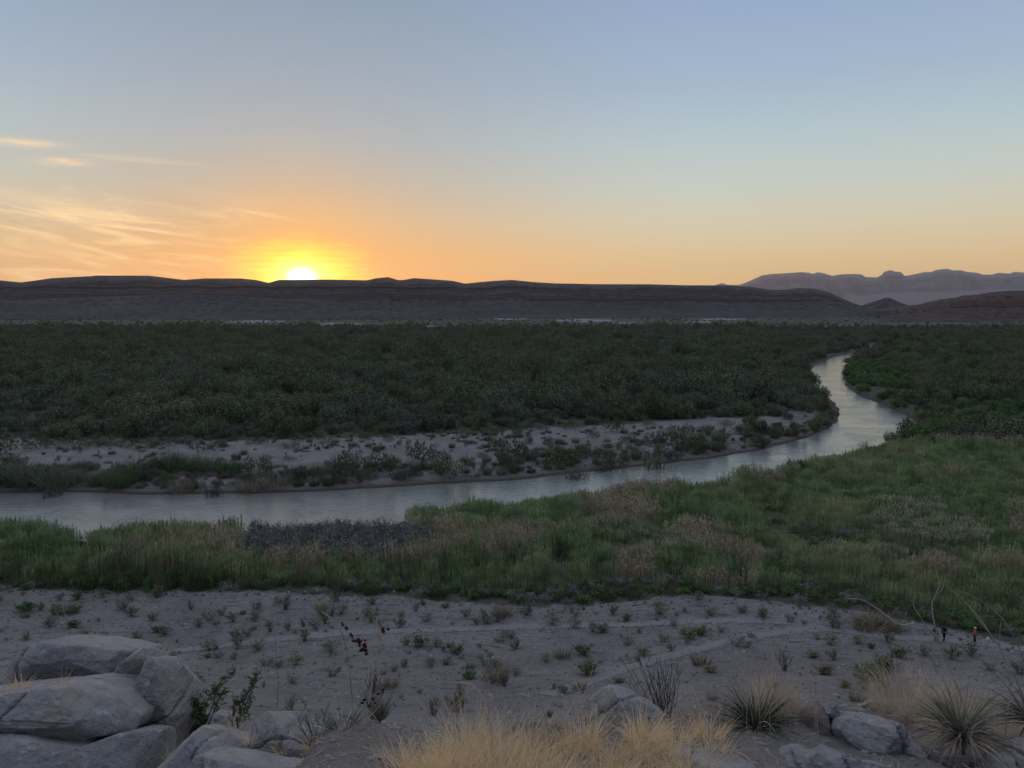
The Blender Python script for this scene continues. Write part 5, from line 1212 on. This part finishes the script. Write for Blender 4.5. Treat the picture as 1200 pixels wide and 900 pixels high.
# leafy yellow green bush on the left
def leafy_bush():
    r0 = at(244, 872, 6.2); r = tag(empty('leafy_bush', r0), 'yellowish green leafy bush with two sprays behind the left rocks', 'bush'); rd = random.Random(8); rng = np.random.default_rng(8); mbt = MB(); ml = MB(); mw = MB()
    q = lambda a, b, Y=6.2: at(a, b, Y) - r0
    for spray in ([(242, 866), (238, 840), (232, 822)], [(242, 862), (240, 838), (246, 815), (262, 796)], [(240, 850), (250, 825), (256, 802), (272, 790)], [(243, 860), (235, 845), (228, 838)], [(276, 862), (280, 838), (288, 818), (302, 792)], [(276, 860), (284, 835), (294, 812), (296, 796)],
                  [(274, 862), (272, 840), (278, 822)], [(244, 850), (252, 830), (262, 812)], [(240, 845), (232, 830), (226, 822)], [(277, 858), (286, 840), (292, 826)], [(240, 868), (232, 858), (222, 852)]):
        L = smooth_line(spray, 4); dy = rd.uniform(-.12, .12); P = [q(a, b, 6.2 + dy * i / len(L)) for i, (a, b) in enumerate(L)]
        tube(mbt, P, [.006 * (1 - .6 * i / (len(P) - 1)) for i in range(len(P))], 5, 0)
        for j in range(26):
            b = P[rd.randint(len(P) // 3, len(P) - 1)]; tp = b + Vector((rd.uniform(-1, 1) * .055, rd.uniform(-1, 1) * .055, rd.uniform(-.01, .06)))
            tube(mbt, [b, b.lerp(tp, .5), tp], [.002, .0017, .001], 3, 0)
            tt = rng.uniform(.2, 1.1, (9, 1)); Pp = np.array(b)[None] * (1 - tt) + np.array(tp)[None] * tt + rng.normal(size=(9, 3)) * .008
            leaves(ml, Pp, .020 * rng.uniform(.6, 1.2, 9), np.array([[0, -.4, .5]]), .5, 0, rng)
    mk_obj('twigs', mbt.mesh('twigs', [M_stem]), parent=r); mk_obj('leaves', ml.mesh('leaves', [M_leafy]), parent=r)
leafy_bush()
# fan of bare twigs right of centre
def twig_fan(px_, py_, Y, n, spreadx, h, label, mat, seed):
    r0 = at(px_, py_, Y); rd = random.Random(seed); mbt = MB()
    for i in range(n):
        a = rd.gauss(-.30, .55) * spreadx; tip = Vector((a, rd.uniform(-.15, .15), h * rd.uniform(.6, 1.05)))
        L = wiggle((rd.uniform(-.02, .02), 0, -.05), tip, 6, .025, rd); tube(mbt, L, [.0034, .003, .0026, .0022, .0018, .0014, .001], 4, 0)
        for j in range(3):
            b = L[rd.randint(2, 5)]; tp = b + Vector((rd.uniform(-.07, .05), rd.uniform(-.05, .05), rd.uniform(.05, .14))); tube(mbt, [b, b.lerp(tp, .5), tp], [.0022, .0018, .001], 3, 0)
    return tag(mk_obj('bare_shrub', mbt.mesh('bare_shrub', [mat]), tuple(r0)), label, 'shrub', 'bare twiggy shrubs in the foreground')
twig_fan(780, 848, 5.8, 34, .34, .52, 'fan of bare grey brown twigs right of the humped rock', M_greyt, 4)
twig_fan(372, 872, 5.0, 10, .10, .26, 'few bare twigs beside the humped rock', M_greyt, 5)
twig_fan(283, 868, 5.4, 10, .12, .22, 'few pale bare twigs in front of the leafy bush', M_straw, 6)

# ------------------------------------------------------------------ people on the footpath
def flat_mat(name, c, rough=.85):
    return material(name, lambda t, b: t.put(b.inputs['Base Color'], t.mix(t.noise(pos(t), 14, 3), tuple(.85 * x for x in c), c)), rough, .2)
M_skin = flat_mat('skin', (.42, .26, .19)); M_hair = flat_mat('hair', (.03, .022, .018)); M_shoe = flat_mat('shoe', (.10, .09, .085))
def skin_obj(name, chains, mat, parent, sub=2):
    """one continuous surface grown round joints: chains = list of [(x,y,z,radius)...]; shared points join"""
    V, E, Rr, key = [], [], [], {}
    for ch in chains:
        prev = None
        for (x, y, z, r) in ch:
            kx = (round(x, 4), round(y, 4), round(z, 4))
            if kx not in key: key[kx] = len(V); V.append((x, y, z)); Rr.append(r)
            i = key[kx]
            if prev is not None and prev != i: E.append((prev, i))
            prev = i
    me = bpy.data.meshes.new(name); me.from_pydata(V, E, []); me.materials.append(mat)
    o = mk_obj(name, me, parent=parent); s_ = o.modifiers.new('skin', 'SKIN'); s_.use_smooth_shade = True
    for i, r in enumerate(Rr): me.skin_vertices[0].data[i].radius = (r, r)
    me.skin_vertices[0].data[0].use_root = True
    m = o.modifiers.new('smooth', 'SUBSURF'); m.levels = sub; m.render_levels = sub
    return o
def person(px_, py_, face, label, top_c, leg_c, head_kind, hgt=1.72, stride=.22, arm=.15, pack=None, short=False):
    x, y = hit([px_], [py_]); x, y = float(x[0]), float(y[0]); r = empty('person', (x, y, gz_(x, y)), face); s = hgt / 1.72; r.scale = (s, s, s); tag(r, label, 'person', 'people walking on the sand flat')
    hipz, sh = .92, 1.42
    def leg(sd, st, gr=0.0):
        return [(0, 0, hipz, .12 + gr), (sd * .09, 0, hipz - .06, .095 + gr), (sd * .10, st * .45, .50, .062 + gr), (sd * .10, st, .09, .042 + gr)]
    legs = [leg(-1, stride), leg(1, -stride)]
    feet = [[(sd * .10, st, .09, .042), (sd * .10, st + .10, .035, .036), (sd * .105, st + .17, .03, .028)] for sd, st in ((-1, stride), (1, -stride))]
    torso = [(0, 0, hipz, .12), (0, 0, 1.10, .125), (0, .01, 1.30, .145), (0, 0, sh, .09), (0, .01, 1.50, .05), (0, .02, 1.60, .088), (0, .025, 1.66, .085), (0, .02, 1.70, .04)]
    arms, hands = [], []
    for sd in (-1, 1):
        w_ = (sd * .27, -sd * arm * -1.0 + .06, .86)
        arms.append([(0, 0, sh, .09), (sd * .17, 0, sh - .03, .058), (sd * .24, sd * arm * .4, 1.14, .043), (*w_, .030), (w_[0], w_[1] + .02, w_[2] - .07, .034)])
        palm = (w_[0], w_[1] + .02, w_[2] - .07, .034)
        for f_, (dx, L_) in enumerate([(-.024, .065), (-.008, .078), (.008, .074), (.024, .058)]):
            hands.append([palm, (w_[0] + dx * .5, w_[1] + .022 + dx, w_[2] - .11, .010), (w_[0] + dx * .5 - sd * .012, w_[1] + .026 + dx * 1.2, w_[2] - .11 - L_, .008)])
        hands.append([palm, (w_[0] - sd * .030, w_[1] + .045, w_[2] - .085, .011), (w_[0] - sd * .034, w_[1] + .058, w_[2] - .125, .009)])
    nose = [(0, .02, 1.60, .088), (0, .115, 1.595, .014)]
    skin_obj('body', [torso, *legs, *feet, *arms, *hands, nose], M_skin, r)
    tm = flat_mat('shirt_cloth', top_c); lm = flat_mat('trouser_cloth', leg_c)
    el = [[(0, 0, sh, .10), (sd * .17, 0, sh - .03, .070), (sd * .24, sd * arm * .4, 1.14, .056)] + ([] if short else [(sd * .27, sd * arm + .06, .88, .042)]) for sd in (-1, 1)]
    skin_obj('shirt', [[(0, 0, hipz - .02, .150), (0, 0, 1.10, .150), (0, .01, 1.30, .165), (0, 0, sh, .10), (0, .01, 1.475, .058)], *el], tm, r)
    skin_obj('trousers', [leg(-1, stride, .022), leg(1, -stride, .022)], lm, r)
    for c_ in feet: skin_obj('shoe', [[(a, b, z_, q_ + .012) for a, b, z_, q_ in c_]], M_shoe, r)
    if head_kind == 'hat':
        mbt = MB(); tube(mbt, [(0, .02, 1.67), (0, .02, 1.675), (0, .02, 1.69), (0, .02, 1.75), (0, .02, 1.78)], [.17, .175, .105, .095, .05], 16, 0); mk_obj('hat', mbt.mesh('hat', [flat_mat('straw_hat', (.55, .47, .33))], True), parent=r)
    else:
        skin_obj('hair', [[(0, -.015, 1.53, .05), (0, -.02, 1.62, .098), (0, .0, 1.68, .098), (0, .02, 1.71, .06)]], M_hair, r)
    for sd in (-1, 1):
        mbt = MB(); st = stone_mesh('eye', 3, [M_hair]); c3 = np.zeros(len(st.vertices) * 3); st.vertices.foreach_get('co', c3)
        mbt.add(c3.reshape(-1, 3) * .011 + np.array([sd * .034, .103, 1.625]), np.array([tuple(p.vertices) for p in st.polygons if len(p.vertices) == 4])); mk_obj('eye', mbt.mesh('eye', [M_hair]), parent=r)
    return r
person(1106, 751.5, R(-60), 'person in black clothes walking on the path, right of a bleached branch', (.012, .013, .018), (.015, .015, .02), 'hair', 1.80, .26)
person(1095.5, 751, R(-80), 'person in navy top and pinkish trousers half hidden by the bleached branch', (.02, .03, .07), (.30, .19, .19), 'hair', 1.66, .18)
person(1142, 753.5, R(75), 'person in orange shirt, black trousers and pale hat on the path', (.42, .13, .07), (.010, .012, .012), 'hat', 1.68, .12, .10)
person(1157.5, 757, R(100), 'small person in a white shirt and pale blue trousers, rightmost on the path', (.72, .74, .78), (.30, .36, .46), 'hair', 1.15, .12, .12)

# ------------------------------------------------------------------ labels: look-alikes in the same place are told apart by their order
ORD = ['leftmost', 'second from left', 'third from left', 'fourth from left', 'fifth from left', 'sixth from left', 'seventh from left', 'eighth from left', 'ninth from left', 'tenth from left',
       'eleventh from left', 'twelfth from left', 'thirteenth from left', 'fourteenth from left', 'fifteenth from left', 'sixteenth from left', 'seventeenth from left', 'eighteenth from left', 'nineteenth from left', 'twentieth from left']
same = {}
for o in S.objects:
    if 'label' in o and o.parent is None and o.get('kind') is None: same.setdefault(o['label'], []).append(o)
for lb, L in same.items():
    if len(L) < 2: continue
    L.sort(key=lambda o: float(pix(o.location.x, o.location.y, o.location.z)[0]))
    for i, o in enumerate(L):
        if i < len(ORD): o['label'] = lb + ', ' + ORD[i]
        else: o['label'] = lb + ', among the rightmost ones'
    if i == len(L) - 1 and 1 < len(L): L[-1]['label'] = lb + ', rightmost'
